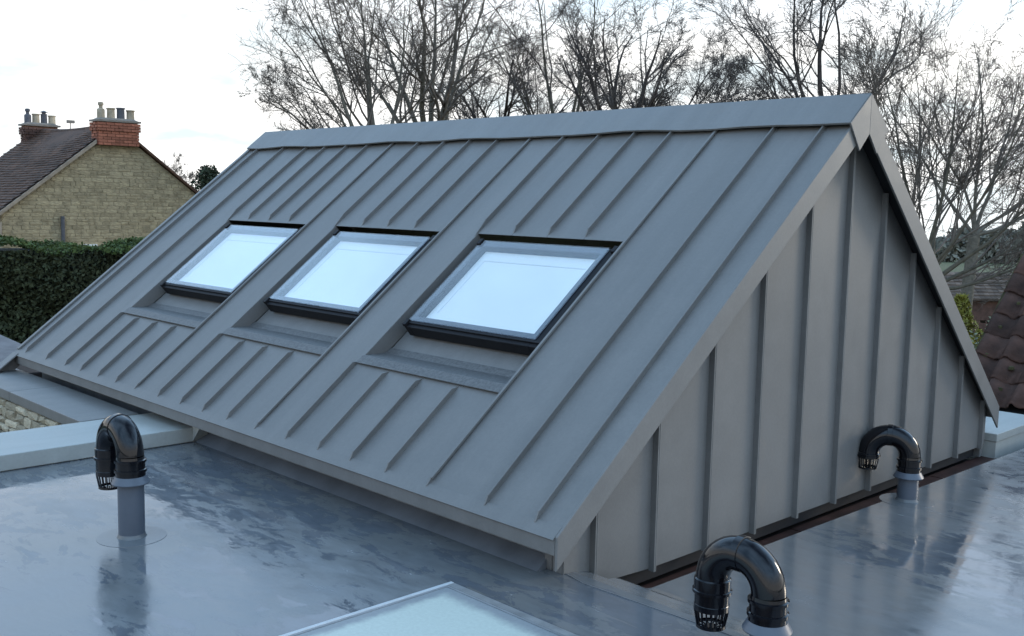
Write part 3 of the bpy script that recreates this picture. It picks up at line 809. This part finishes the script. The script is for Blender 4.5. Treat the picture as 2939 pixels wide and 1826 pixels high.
# stones of the gable, coursed rubble
rg_ = rub_mesh('gable_rubble_stone', 'stone_gable', RUB_FLAT)
cand = []; z = 1.35; r3 = random.Random(11)
while z < AZ - 0.1:
    h = r3.uniform(0.055, 0.125)
    t = (AZ - (z + h)) / (AZ - EZ)
    wl_ = -HW if z < EZ else -HW * max(0, t); wr_ = HWR if z < EZ else HWR * max(0, t)
    y = wl_ + 0.03
    while y < wr_ - 0.08:
        w_ = min(r3.uniform(0.12, 0.36), wr_ - y)
        cand.append((y + w_ / 2, z + h / 2, w_, h)); y += w_
    z += h
cand.sort(key=lambda c: -c[2] * c[3])
for (y, z, w_, h) in cand[:300]:
    # stone length runs along world Y here
    put(rg_[r3.randrange(12)], 'stone', hs, (-0.085, y, z), (w_ - .004, 0.05, h - .003), (0, 0, R(90)))
rest = MB()
for (y, z, w_, h) in cand[300:]:
    vs, fs = RUB_FLAT[r3.randrange(12)]
    rest.add([(-0.085 - p[1] * 0.05, y + p[0] * (w_ - .004), z + p[2] * (h - .003)) for p in vs], fs)
m_rest = m_simple('ochre_ironstone_small', (0.325, 0.265, 0.165), 0.95, 0.34, 4.5, 0.6, 22, island=False)
obj('small_stones', rest, m_rest, hs, kind='stuff')
# roof
rt_ = MB()
pitch = math.atan2(AZ - EZ, HW)
for sgn, hw in ((-1, HW), (1, HWR)):
    rt_.prism([(0.06, sgn * (hw + 0.18), EZ - 0.14), (0.06, 0, AZ), (0.06, 0, AZ + 0.07), (0.06, sgn * (hw + 0.18), EZ - 0.07)], (-HL - 0.2, 0, 0))
rf = obj('roof', rt_, 'tile', hs)
tl = MB(); sl = math.hypot(HW + .18, AZ - EZ + .14); nc = 34; r4 = random.Random(5)
sag = lambda x: -0.10 * math.sin(math.pi * min(1, max(0, -x / HL)))
for c in range(nc):
    for q in range(int(HL / 0.17)):
        x = 0.05 - q * 0.17 - (0.085 if c % 2 else 0)
        s0 = c / nc; s1 = (c + 1.25) / nc
        lift = 0.075 + r4.uniform(0, 0.014)
        def pt(s, up, xx): return (xx, -(HW + .18) * (1 - s), EZ - .07 + (AZ - EZ + .14) * s + up + sag(xx) * s)
        s1 = min(s1, 1.0)
        a, b, c_, d_ = pt(s0, lift, x), pt(s0, lift, x - .163), pt(s1, 0.045, x - .163), pt(s1, 0.045, x)
        e, f_ = pt(s0, lift - .02, x), pt(s0, lift - .02, x - .163)
        tl.add([a, b, c_, d_, e, f_], [(0, 1, 2, 3)[::-1], (0, 4, 5, 1)[::-1]])
obj('roof_tiles', tl, 'tile', rf, kind='stuff')
rd = MB()
for q in range(13):
    x = -0.3 - q * 0.42
    rd.tube([(x, 0, AZ + .06 + sag(x)), (x - .40, 0, AZ + .06 + sag(x - .4))], 0.11, 8)
obj('ridge_tiles', rd, 'tile', rf)
bb = MB()
bb.prism([(0.02, -HW - .2, EZ - .16), (0.02, -0.6, AZ - 0.47), (0.02, -0.6, AZ - .37), (0.02, -HW - .2, EZ - .06)], (0.07, 0, 0))
obj('barge_board', bb, 'timber', hs)
obj('gutter', MB().tube([(0.10, -HW - .26, EZ - .16), (-HL, -HW - .26, EZ - .2)], 0.06, 8), 'timber', hs, smooth=True)
obj('eaves_bracket', MB().prism([(0.0, -HW - .02, EZ - .2), (0.0, -HW - .34, EZ - .2), (0.0, -HW - .30, EZ - .32), (0.0, -HW - .02, EZ - .62)], (0.12, 0, 0)), 'timber', hs)
obj('drain_pipe', MB().tube([(0.0, -1.50, 2.1), (0.0, -1.50, 3.95)], 0.05, 10), 'pot_dark', hs, smooth=True)
wn_ = obj('window', MB().box(-0.06, 0.02, -0.98, -0.62, 2.5, 3.21), 'white', hs)
obj('pane', MB().box(0.018, 0.026, -0.94, -0.66, 2.55, 3.15), 'glassdark', wn_)
# chimneys
def chimney(xc, wy, dx, zb, zt, brick_objs, mat_pots, parent):
    """stack of coursed bricks with oversailing cap and four pots"""
    core = obj('chimney', MB().box(xc - dx / 2 + .02, xc + dx / 2 - .02, -wy / 2 + .02, wy / 2 - .02, zb, zt), 'brickmortar', parent)
    bl, bh = 0.225, 0.075; nrow = int((zt - zb) / bh)
    bm = bpy.data.meshes.new('brick'); t_ = MB().box(-.5, .5, -.5, .5, -.5, .5); bm.from_pydata(t_.v, [], t_.f); bm.materials.append(M['brick']); bm.update()
    far = MB(); rr = random.Random(int(abs(xc) * 10))
    for r_ in range(nrow):
        over = 0.035 if r_ >= nrow - 3 else 0.0
        z_ = zb + (r_ + .5) * bh
        for face in range(4):
            along = wy if face in (0, 2) else dx
            off = 0.0 if r_ % 2 else bl / 2
            p = -along / 2 - off - over
            while p < along / 2 + over - 0.02:
                a = max(p, -along / 2 - over); b = min(p + bl, along / 2 + over); p += bl
                if b - a < 0.05: continue
                c = (a + b) / 2; ln = b - a - 0.012; pr = rr.uniform(-.004, .004) + over
                if face == 0: loc, sc = (xc + dx / 2 - .03 + pr, c, z_), (0.10, ln, bh - .011)
                elif face == 2: loc, sc = (xc - dx / 2 + .03 - pr, c, z_), (0.10, ln, bh - .011)
                elif face == 1: loc, sc = (xc + c, -wy / 2 + .03 - pr, z_), (ln - .05 if abs(abs(c) - dx / 2) < .2 else ln, 0.10, bh - .011)
                else: loc, sc = (xc + c, wy / 2 - .03 + pr, z_), (ln - .05 if abs(abs(c) - dx / 2) < .2 else ln, 0.10, bh - .011)
                if brick_objs and face in (0, 1): put(bm, 'brick', core, loc, sc)
                else: far.box(loc[0] - sc[0] / 2, loc[0] + sc[0] / 2, loc[1] - sc[1] / 2, loc[1] + sc[1] / 2, loc[2] - sc[2] / 2, loc[2] + sc[2] / 2)
    if far.v: obj('rear_bricks' if brick_objs else 'bricks', far, 'brick' if brick_objs else 'brick_far', core, kind='stuff')
    cp = MB().prism([(xc - dx / 2 - .05, -wy / 2 - .05, zt), (xc + dx / 2 + .05, -wy / 2 - .05, zt), (xc + dx / 2 + .05, wy / 2 + .05, zt), (xc - dx / 2 - .05, wy / 2 + .05, zt)], (0, 0, 0.05))
    cp.hexa([(xc - dx / 2, -wy / 2, zt + .05), (xc + dx / 2, -wy / 2, zt + .05), (xc + dx / 2, wy / 2, zt + .05), (xc - dx / 2, wy / 2, zt + .05)],
            [(xc - dx / 4, -wy / 2 + .1, zt + .11), (xc + dx / 4, -wy / 2 + .1, zt + .11), (xc + dx / 4, wy / 2 - .1, zt + .11), (xc - dx / 4, wy / 2 - .1, zt + .11)])
    obj('chimney_cap', cp, 'lead', core)
    for k, (mt, style) in enumerate(mat_pots):
        y = -wy / 2 + wy * (k + .62) / 4.1
        hgt = 0.36 + 0.03 * ((k * 7) % 3)
        if style == 'cowl': prof = [(0.10, 0), (0.10, 0.30), (0.085, 0.34), (0.05, 0.36), (0.05, 0.46), (0.075, 0.47), (0.07, 0.56), (0.03, 0.58)]
        elif style == 'hat': prof = [(0.095, 0), (0.09, 0.36), (0.10, 0.37), (0.10, 0.40), (0.06, 0.40), (0.06, 0.46), (0.13, 0.47), (0.02, 0.54)]
        else: prof = [(0.115, 0), (0.105, 0.05), (0.10, hgt - .05), (0.118, hgt - .04), (0.118, hgt), (0.085, hgt), (0.085, hgt - .2)]
        obj('chimney_pot', MB().lathe([(a_, b_ * 0.76) for a_, b_ in prof], c=(xc, y, zt + .08), n=14), mt, core, smooth=True)
    return core
chimney(-0.12, 1.10, 0.44, AZ - 0.50, AZ + 0.12, True, [('pot', 'cowl'), ('pot', 'pot'), ('pot_dark', 'pot'), ('pot', 'pot')], hs)
chimney(-HL + 0.25, 0.98, 0.42, AZ - 0.8, AZ + 0.22, False, [('pot_dark', 'cowl'), ('pot', 'pot'), ('pot_dark', 'hat'), ('pot', 'pot')], hs)
ae = MB(); ae.tube([(-HL + .6, 0.80, AZ - .1), (-HL + .6, 0.80, AZ + .42)], 0.014, 6); ae.box(-HL + .55, -HL + .65, 0.70, 0.92, AZ + .36, AZ + .45)
obj('aerial', ae, 'lead', hs)

# ------------------------------------------------------------------ low outbuilding left, in front of the hedge
sh = thing('garden_shed', (-8.5, -2.75, GZ - 0.26), 'low cream walled outbuilding with a grey roof at the foot of the hedge', 'shed')
obj('wall', MB().box(-0.9, 0.9, -1.0, 1.35, 0, 3.02), 'cream', sh)
obj('roof', MB().prism([(1.05, -1.2, 3.10), (1.05, 1.5, 3.10), (1.05, 1.5, 3.22), (1.05, -1.2, 3.22)], (-2.1, 0, 0.10)), 'felt', sh)
obj('gutter', MB().box(1.05, 1.12, -1.2, 1.5, 3.03, 3.12), 'frame', sh)

# ------------------------------------------------------------------ foliage helpers
def leaf_cloud(centers, size, seed, flat=0.0, aspect=0.55):
    """one quad per centre, random orientation; (N,3) -> verts, faces"""
    r_ = np.random.default_rng(seed); n = len(centers)
    a = r_.normal(size=(n, 3)); a /= np.linalg.norm(a, axis=1)[:, None]
    b = r_.normal(size=(n, 3)); b -= a * (a * b).sum(1)[:, None]; b /= np.linalg.norm(b, axis=1)[:, None]
    s = size * r_.uniform(0.55, 1.35, size=(n, 1))
    a = a * s; b = b * s * aspect
    v = np.stack([centers - a, centers - b * 0.9, centers + a, centers + b * 0.9], 1).reshape(-1, 3)
    f = np.arange(4 * n).reshape(n, 4); return v, f
# clipped hedge across the left
hd_ = thing('hedge', (-11.2, 1.0, GZ), 'tall dark clipped conifer hedge in front of the stone cottage', 'hedge')
hv = Vector((0.39, 0.92, 0)).normalized(); hn = Vector((0.92, -0.39, 0)).normalized()
ta = math.atan2(hv.y, hv.x)
hd_.rotation_euler = (0, 0, ta)          # local x along the hedge, -y towards the camera
r_ = np.random.default_rng(4); n = 80000
HT = 3.86
lx = r_.uniform(-8.0, 3.2, n); lz = HT * (1 - r_.uniform(0, 1, n) ** 1.2 * 0.62)
bulge = 0.10 * np.sin(lx * 2.1 + lz * 1.7) + 0.07 * np.sin(lx * 5.3 - lz * 3.1) + 0.05 * np.sin(lz * 7 + lx)
ly = -0.55 + bulge + np.abs(r_.normal(0, 0.07, n))
cen = np.stack([lx, ly, lz - 0.05], 1)
n2_ = 36000
tx = r_.uniform(-8.0, 3.2, n2_); ty = r_.uniform(-0.65, 0.6, n2_)
top = HT + 0.05 * np.sin(tx * 3.1) + 0.04 * np.sin(tx * 7.7 + ty * 3) + r_.normal(0, 0.020, n2_)
cen2 = np.stack([tx, ty, top], 1)
v, f = leaf_cloud(cen, 0.036, 5); np_mesh('foliage', v, f, 'hedge', hd_)
v, f = leaf_cloud(cen2, 0.026, 6); np_mesh('top_foliage', v, f, 'hedge_top', hd_)
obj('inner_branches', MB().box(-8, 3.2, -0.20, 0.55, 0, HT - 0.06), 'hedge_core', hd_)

# ------------------------------------------------------------------ bare trees
RV = Vector((0.694, 0.719, 0)); FV = Vector((-0.719, 0.694, 0))
def tubes(P, Rd, ns):
    """P (B,n,3), Rd (B,n) -> verts, quad faces"""
    B, n, _ = P.shape
    T = np.empty_like(P); T[:, 1:-1] = P[:, 2:] - P[:, :-2]; T[:, 0] = P[:, 1] - P[:, 0]; T[:, -1] = P[:, -1] - P[:, -2]
    T /= np.linalg.norm(T, axis=2)[..., None] + 1e-9
    ref = np.where(np.abs(T[..., 2:3]) < 0.9, np.array([0, 0, 1.0]), np.array([1.0, 0, 0]))
    A = np.cross(T, ref); A /= np.linalg.norm(A, axis=2)[..., None] + 1e-9
    Bn = np.cross(T, A)
    an = np.arange(ns) * 2 * np.pi / ns
    Vv = P[:, :, None, :] + Rd[:, :, None, None] * (A[:, :, None, :] * np.cos(an)[None, None, :, None] + Bn[:, :, None, :] * np.sin(an)[None, None, :, None])
    idx = np.arange(B * n * ns).reshape(B, n, ns)
    nx_ = np.roll(idx, -1, axis=2)
    F = np.stack([idx[:, :-1], nx_[:, :-1], nx_[:, 1:], idx[:, 1:]], -1).reshape(-1, 4)
    return Vv.reshape(-1, 3), F
def grow(P, Rd, m, ratio, ang, t0, trop, wig, npts, rg, rmin, rfac=0.6, droop=0.0):
    """m side branches on each polyline"""
    B, n, _ = P.shape
    seg = np.linalg.norm(P[:, 1:] - P[:, :-1], axis=2); Lp = seg.sum(1)
    pi = np.repeat(np.arange(B), m)
    t = rg.uniform(t0, 1.0, B * m); x = t * (n - 1); i0 = np.minimum(x.astype(int), n - 2); fr = (x - i0)[:, None]
    p0 = P[pi, i0] * (1 - fr) + P[pi, i0 + 1] * fr
    T = P[pi, i0 + 1] - P[pi, i0]; T /= np.linalg.norm(T, axis=1)[:, None]
    r0 = Rd[pi, i0] * (1 - fr[:, 0]) + Rd[pi, i0 + 1] * fr[:, 0]
    q = rg.normal(size=(B * m, 3)); q -= T * (q * T).sum(1)[:, None]; q /= np.linalg.norm(q, axis=1)[:, None]
    a = rg.uniform(ang[0], ang[1], B * m)[:, None]
    d = T * np.cos(a) + q * np.sin(a)
    Ln = Lp[pi] * ratio * (1.15 - 0.65 * t) * rg.uniform(0.6, 1.3, B * m)
    C = np.empty((B * m, npts, 3)); C[:, 0] = p0
    for k in range(1, npts):
        d = d + rg.normal(0, wig, size=d.shape) + np.array([0, 0, trop - droop * k]); d /= np.linalg.norm(d, axis=1)[:, None]
        C[:, k] = C[:, k - 1] + d * (Ln / (npts - 1))[:, None]
    rs = np.maximum(r0 * rfac, rmin)
    Rr = rs[:, None] * np.linspace(1, 0.35, npts)[None, :]
    return C, np.maximum(Rr, rmin * 0.6)
def tree(base, fork_z, stems, seed, label, trunk_r=0.16, dens=(7, 7, 6, 4), ang=(0.30, 0.95), trop=0.045, wig=0.13, bark='bark', twig='twig', ratios=(0.60, 0.58, 0.60, 0.62), rmin=0.0044, group='bare trees behind the metal roof', name='bare_tree', lean=(0, 0), droop=0.0, cat='tree'):
    rg = np.random.default_rng(seed)
    t = thing(name, (base[0], base[1], ground_z(base[0], base[1])), label, cat, group)
    gz = ground_z(base[0], base[1]); fh = fork_z - gz
    # trunk
    k = 7
    P0 = np.zeros((1, k, 3)); 
    for i in range(k):
        s = i / (k - 1); P0[0, i] = (lean[0] * RV.x * s + 0.05 * math.sin(3 * s + seed), lean[0] * RV.y * s + 0.05 * math.sin(4 * s + seed), fh * s)
    R0 = (trunk_r * np.linspace(1.25, 0.95, k))[None, :]
    v, f = tubes(P0, R0, 9); np_mesh('trunk', v, f, bark, t, True)
    top = P0[0, -1]
    S = []; SR_ = []
    npn = 9
    for (a, b, c, ln) in stems:
        d = RV * a + Vector((0, 0, 1)) * b + FV * c; d = np.array(d.normalized())
        pts = [top.copy() - d * 0.02]
        for i in range(npn - 1):
            d = d + rg.normal(0, 0.10, 3) + np.array([0, 0, 0.05]); d /= np.linalg.norm(d)
            pts.append(pts[-1] + d * ln / (npn - 1))
        S.append(pts); SR_.append(trunk_r * rg.uniform(0.26, 0.40) * np.linspace(1, 0.14, npn))
    S = np.array(S); SR_ = np.array(SR_)
    for i in range(len(S)):
        v, f = tubes(S[i:i + 1], SR_[i:i + 1], 7); np_mesh('limb', v, f, bark, t, True)
    VV, FF, off = [], [], 0
    P, Rd = S, SR_
    spec = [(dens[0], ratios[0], ang, 0.15, trop, wig, 7, 5), (dens[1], ratios[1], (ang[0] + .05, ang[1] + .1), 0.15, trop, wig * 1.2, 6, 4),
            (dens[2], ratios[2], (0.35, 0.9), 0.12, trop, wig * 1.5, 5, 3), (dens[3], ratios[3], (0.35, 0.95), 0.15, trop * 0.7, wig * 1.8, 3, 3)]
    for li, (m, ra, an, t0, tp, wg, npz, ns) in enumerate(spec):
        if m == 0: break
        P, Rd = grow(P, Rd, m, ra, an, t0, tp, wg, npz, rg, rmin, 0.6, droop)
        v, f = tubes(P, Rd, ns); VV.append(v); FF.append(f + off); off += len(v)
    np_mesh('crown', np.concatenate(VV), np.concatenate(FF), twig, t)
    return t
tree((-16.42, 9.58), 2.1, [(-.20, .97, .1, 4.6), (-.36, .93, -.2, 4.4), (-.55, .83, .1, 3.6), (-.80, .58, .1, 3.0), (-.92, .40, -.2, 2.7), (-.97, .20, .1, 2.4), (-.02, 1, .3, 4.6), (.2, .95, .5, 4.2)], 1,
     'leftmost bare tree behind the ridge, low limbs sweeping out to the left', 0.17, (7, 6, 5, 7), twig='twig_brown', lean=(-.3, 0))
tree((-18.14, 12.23), 2.7, [(.05, 1, 0, 5.2), (.22, .96, .2, 5.2), (-.20, .96, -.2, 5.2), (-.42, .9, .2, 4.4), (.42, .88, -.2, 4.2), (-.6, .7, .1, 3.2)], 2,
     'bare tree with a thick straight trunk forking just above the ridge, second from the left', 0.27, (7, 6, 5, 7), twig='twig_brown')
tree((-21.31, 17.7), 2.9, [(.2, .95, 0, 3.3), (.55, .8, .3, 3.4), (-.3, .95, -.2, 3.2), (-.65, .7, .2, 3.3), (.8, .5, .2, 3.5), (0, 1, -.4, 3.3), (-.85, .4, .1, 3.2), (.9, .25, 0, 3.2)], 3,
     'dense dark bare tree with a tangled crown behind the middle of the ridge', 0.22, (8, 6, 6, 6), bark='bark_dark', wig=.17, twig='twig')
tree((-17.96, 16.81), 2.6, [(-.1, 1, 0, 5.4), (-.36, .93, .3, 5.0), (.2, .97, -.2, 5.0), (.42, .88, .1, 3.8), (-.6, .7, -.1, 3.4)], 4,
     'bare tree with a pale brown trunk and upswept crown behind the middle of the ridge', 0.19, (7, 6, 5, 6), bark='bark_olive')
tree((-14.12, 14.88), 2.8, [(-.40, .90, 0, 3.4), (.44, .88, .1, 3.2), (-.78, .6, .2, 2.9), (.05, 1, -.3, 2.9), (.75, .62, -.1, 2.8), (-.1, 1, .3, 3.4)], 5,
     'open Y shaped bare tree with dark limbs behind the right half of the ridge', 0.22, (6, 6, 5, 6), bark='bark_dark')
tree((-15.14, 17.92), 2.7, [(.1, 1, 0, 3.6), (-.3, .95, .2, 3.8), (.42, .88, .1, 3.2), (.7, .6, -.2, 2.6)], 6,
     'slender bare tree just right of the open Y shaped tree', 0.16, (7, 6, 5, 6), bark='bark_dark')
tree((-21.17, 29.61), 2.2, [(-.5, .85, 0, 4.0), (.3, .95, 0, 4.2), (.7, .7, 0, 4.2), (-.85, .5, 0, 4.0), (0, 1, 0, 4.2), (.92, .3, 0, 3.8), (-.95, .25, 0, 3.4)], 7,
     'low distant scrubby bare tree in the gap left of the gable apex', 0.2, (8, 7, 6, 6), bark='bark_dark', rmin=0.011, wig=.16)
tree((-9.99, 17.75), 2.6, [(-.05, 1, 0, 5.4), (-.32, .94, .1, 4.4), (-.66, .72, .1, 3.1), (-.88, .42, 0, 2.4), (.2, .97, .2, 5.2), (.5, .84, -.1, 3.8), (-.22, .96, -.3, 5.0)], 8,
     'dense bare tree rising right above the apex of the gable', 0.22, (7, 6, 6, 6), bark='bark_dark', wig=.13)
tree((-5.18, 12.34), 0.2, [(-.30, .95, 0, 3.8), (.02, 1, .2, 4.0), (.30, .94, 0, 4.0), (.58, .80, .1, 4.0), (.86, .5, -.1, 3.8), (-.5, .85, .2, 3.4), (.97, .2, .2, 3.8), (.45, .88, -.3, 3.9), (.98, .0, -.1, 2.8), (.75, .65, .4, 3.9)], 9,
     'big multi-stemmed bare tree right of the gable, branches fanning to the right', 0.125, (8, 6, 5, 5), bark='bark_olive', twig='twig_brown', wig=.07, trop=.04, ang=(.18, .6), ratios=(.62, .58, .6, .6))
tree((-7.42, 20.08), 1.0, [(.1, 1, 0, 4.6), (.5, .85, .1, 4.6), (.8, .55, 0, 4.4), (-.5, .85, .1, 4.4), (.9, .15, 0, 3.8), (-.2, .95, 0, 4.6)], 10,
     'bare tree standing behind the multi-stemmed tree at the right edge', 0.14, (7, 5, 5, 5), bark='bark', twig='twig_brown')
tree((-4.6, 23.6), 0.2, [(.1, 1, 0, 4.4), (.6, .8, 0, 4.4), (-.5, .85, 0, 4.4), (-.9, .4, 0, 4.2)], 12,
     'bare tree at the far right edge, farthest from the roof', 0.18, (7, 6, 5, 6), twig='twig_brown')
tree((-51.2, 21.3), 0.4, [(-.4, .9, 0, 2.4), (.1, 1, 0, 2.6), (.5, .85, 0, 2.3), (-.8, .5, 0, 1.8), (.8, .4, 0, 1.7)], 21,
     'small pale bare tree just right of the cottage gable', 0.12, (7, 6, 6, 5), rmin=0.008, twig='twig_brown', group='trees beside the cottage')
et = thing('evergreen_tree', (-50.6, 22.7, ground_z(-50.6, 22.7)), 'dark evergreen tree right of the cottage, touching the metal roof edge', 'tree', 'trees beside the cottage')
obj('trunk', MB().tube([(0, 0, 0), (0, 0, 5)], [0.18, 0.08], 8), 'bark_dark', et, smooth=True)
r_ = np.random.default_rng(8); n = 6500; lob = np.array([(0, 0, 4.6, .9), (.5, .6, 3.9, .9), (-.4, -.6, 3.8, .9), (.2, 1.3, 3.2, .8), (0, -.9, 3.1, .8), (0, .3, 5.5, .6), (0, 2.0, 3.6, .5)])
k = r_.integers(0, len(lob), n); q = r_.normal(size=(n, 3)); q /= np.linalg.norm(q, axis=1)[:, None]
cen = lob[k, :3] * np.array([1, 1, 1.16]) + q * lob[k, 3:4] * r_.uniform(0.5, 1.1, (n, 1)); v, f = leaf_cloud(cen, 0.11, 9); np_mesh('crown', v, f, 'evergreen', et)

# ------------------------------------------------------------------ things right of the gable
# neighbour's old tiled roof: eaves along X, slope rising away
nb = thing('neighbour_roof', (-2.8 * U, 11 * U, -0.3 * U), 'old mossy red-brown pantile roof at the right edge behind the gable', 'roof')
pa = R(42)
def NP(x, s, d): return (x, s * math.cos(pa) - d * math.sin(pa), s * math.sin(pa) + d * math.cos(pa))
core = MB(); slab(core, lambda x, s, d: NP(x, s, d), 0.02, 3.6, -0.05, 1.9, -0.10, -0.03)
obj('roof_deck', core, 'dark', nb)
obj('wall', MB().box(0.1, 3.6, 0.10, 2.2, -2.9, -0.05), 'mortar', nb)
def pantile(seed):
    r_ = random.Random(seed); mb = MB(); nu = 9
    lo, hi = [], []
    for i in range(nu):
        u = i / (nu - 1); hgt = 0.030 * math.sin(u * 2 * math.pi + 0.4) + 0.02
        lo.append((u * 0.25, hgt)); 
    wv = [r_.uniform(-.006, .006) for _ in range(nu)]
    for s, dz in ((-0.03, 0.030), (0.31, 0.0)):
        for (u, h), w_ in zip(lo, wv): mb.v.append(NP(u, s + (w_ * 2 if s < 0 else 0), h + dz + w_))
    for (u, h), w_ in zip(lo, wv): mb.v.append(NP(u, -0.03 + w_ * 2, h + 0.012 + w_))
    for i in range(nu - 1):
        mb.f.append((i, i + 1, nu + i + 1, nu + i)); mb.f.append((i + 1, i, 2 * nu + i, 2 * nu + i + 1))
    me = bpy.data.meshes.new('pantile'); me.from_pydata(mb.v, [], mb.f); me.materials.append(M['pantile'])
    me.polygons.foreach_set('use_smooth', [True] * len(me.polygons)); me.update(); return me
PT = [pantile(s) for s in range(8)]
r5 = random.Random(9)
for c in range(7):
    for q in range(14):
        p = NP(q * 0.232 + r5.uniform(-.006, .006), c * 0.27 + r5.uniform(-.012, .012), r5.uniform(0, .012))
        put(PT[r5.randrange(8)], 'pantile', nb, p, (1, 1, 1), (R(r5.uniform(-1.5, 1.5)), 0, R(r5.uniform(-1.5, 1.5))))
obj('verge_mortar', slab(MB(), NP, -0.03, 0.03, -0.03, 1.9, -0.09, 0.02), 'moss', nb)
ms = MB(); r6 = random.Random(2)
for k in range(40):
    c = NP(r6.uniform(0.05, 2.0), r6.uniform(0.1, 1.8), 0.05); s = r6.uniform(.012, .035)
    ms.lathe([(s, -0.02), (s * .9, s * .2), (s * .5, s * .4), (0.004, s * .45)], c=c, n=7)
obj('moss', ms, 'moss', nb, smooth=True, kind='stuff')
# golden conifer bush
gbush = thing('golden_conifer', (-1.95, 6.35, GZ), 'yellow-green conifer bush behind the lower verge of the gable', 'shrub')
obj('trunk', MB().tube([(0, 0, 0), (0, 0, 3.4)], [0.06, 0.02], 7), 'bark', gbush, smooth=True)
r_ = np.random.default_rng(3); n = 5000; hh = r_.uniform(1.6, 3.66, n); rad = 0.42 * np.clip((3.72 - hh) / 1.1, 0.05, 1) ** .8 * r_.uniform(0.4, 1.08, n) * (1 + .2 * np.sin(hh * 14)); an = r_.uniform(0, 6.283, n)
v, f = leaf_cloud(np.stack([rad * np.cos(an), rad * np.sin(an), hh], 1), 0.035, 3, aspect=.3); np_mesh('foliage', v, f, 'gold', gbush)
# sapling with small pale leaves by the verge of the old roof
sp = thing('sapling', (-1.35, 5.25, GZ), 'thin sapling with a few pale leaves against the old tiled roof', 'plant')
twg = MB(); lv = MB()
def twig(p0, p1, r0):
    p0, p1 = Vector(p0), Vector(p1); mid = (p0 + p1) / 2 + Vector((0.02, 0.01, 0.03))
    twg.tube([p0, mid, p1], [r0, r0 * .8, r0 * .5], 5)
    for k in range(9):
        t_ = 0.35 + 0.07 * k; c = p0.lerp(p1, t_); s = 0.024
        d = (RV * (1 if k % 2 else -1) + Vector((0, 0, .5))).normalized(); w_ = Vector((0.3, -0.6, 0.5)).cross(d).normalized()
        lv.add([c, c + d * s + w_ * s * .5, c + d * s * 2, c + d * s - w_ * s * .5], [(0, 1, 2, 3)])
root = (0, 0, 0); 
twg.tube([(0, 0, 2.0), (0.02, 0.03, 3.05), (0.10, 0.10, 3.38), (0.22, 0.20, 3.72)], [0.012, 0.010, 0.008, 0.004], 6)
twig((0.03, 0.04, 3.10), (-0.02, 0.0, 3.42), .005); twig((0.07, 0.08, 3.28), (0.12, 0.12, 3.56), .005); twig((-0.02, 0.0, 3.05), (-0.16, -0.14, 3.50), .005)
obj('stem', twg, 'bark', sp, smooth=True); obj('leaves', lv, 'leaf', sp)
# low outbuilding with faded red tiles in the field edge
ob = thing('tiled_outbuilding', (-12.0, 32.2, GZ), 'long low outbuilding roof of faded red tiles beyond the big bare tree', 'outbuilding', rotz=math.atan2(0.719, 0.694))
obj('wall', MB().box(-6, 6, 0.1, 2.6, 0, 1.45), 'brick_far', ob)
rf = MB(); r7 = random.Random(1); nc = 8
for c in range(nc):
    for q in range(62):
        x = -6.1 + q * 0.2; y0 = c * 1.4 / nc - .1; z0 = 1.45 + c * 0.85 / nc; y1 = y0 + 1.7 / nc; z1 = z0 + 1.0 / nc; e = r7.uniform(0, .02)
        rf.add([(x, y0, z0 + .05 + e), (x + .19, y0, z0 + .05 + e), (x + .19, y1, z1 + .02), (x, y1, z1 + .02), (x, y0, z0), (x + .19, y0, z0)], [(0, 1, 2, 3), (1, 0, 4, 5)])
rf.prism([(-6.1, -.1, 1.42), (-6.1, 1.35, 2.28), (-6.1, 2.8, 1.42)], (12.2, 0, 0))
obj('roof', rf, 'oldroof', ob)
# bramble bank in front of it
r_ = np.random.default_rng(12); n = 26000
bx = r_.uniform(-7, 9, n); by = r_.uniform(-2.2, 2.2, n); bz = r_.uniform(0, 1, n) ** .6 * (2.25 + .35 * np.sin(bx * 1.3) + .2 * np.sin(bx * 3.1 + by))
c0 = np.array([-4.0, 14.5, GZ]); Pn = c0 + bx[:, None] * np.array(RV) + by[:, None] * np.array(FV) + bz[:, None] * np.array([0, 0, 1.0])
v, f = leaf_cloud(Pn, 0.075, 13); tag(np_mesh('brambles', v, f, 'bramble'), 'dark tangled bramble bank below the big bare tree', 'undergrowth', kind='stuff')
# distant wood along the field
r_ = np.random.default_rng(14); n = 30000
bx = r_.uniform(-75, 110, n); hgt = 5.2 + 1.6 * np.sin(bx * .12) + 1.0 * np.sin(bx * .41 + 1) + .6 * np.sin(bx * 1.3); bz = r_.uniform(0, 1, n) ** .7 * hgt
c0 = np.array([-85.0, 205.0, ground_z(-85, 205)]); by = r_.uniform(-5, 5, n)
Pn = c0 + bx[:, None] * np.array(RV) + by[:, None] * np.array(FV) + bz[:, None] * np.array([0, 0, 1.0])
v, f = leaf_cloud(Pn, 0.8, 15, aspect=.5); tag(np_mesh('distant_wood', v, f, 'wood'), 'grey-green distant wood along the far field', 'wood', kind='stuff')

# each wall's empty goes to the foot of the wall itself
for t, p in ((par, (-8.4 * U, -9.0 * U, 0.2 * U)), (led, (-12.0 * U, -6.0 * U, GZ)), (rc, (-1.0 * U, 6.7 * U, -0.2 * U))):
    d = Vector(p) - t.location
    t.location = p
    for c in t.children: c.location = c.location - d
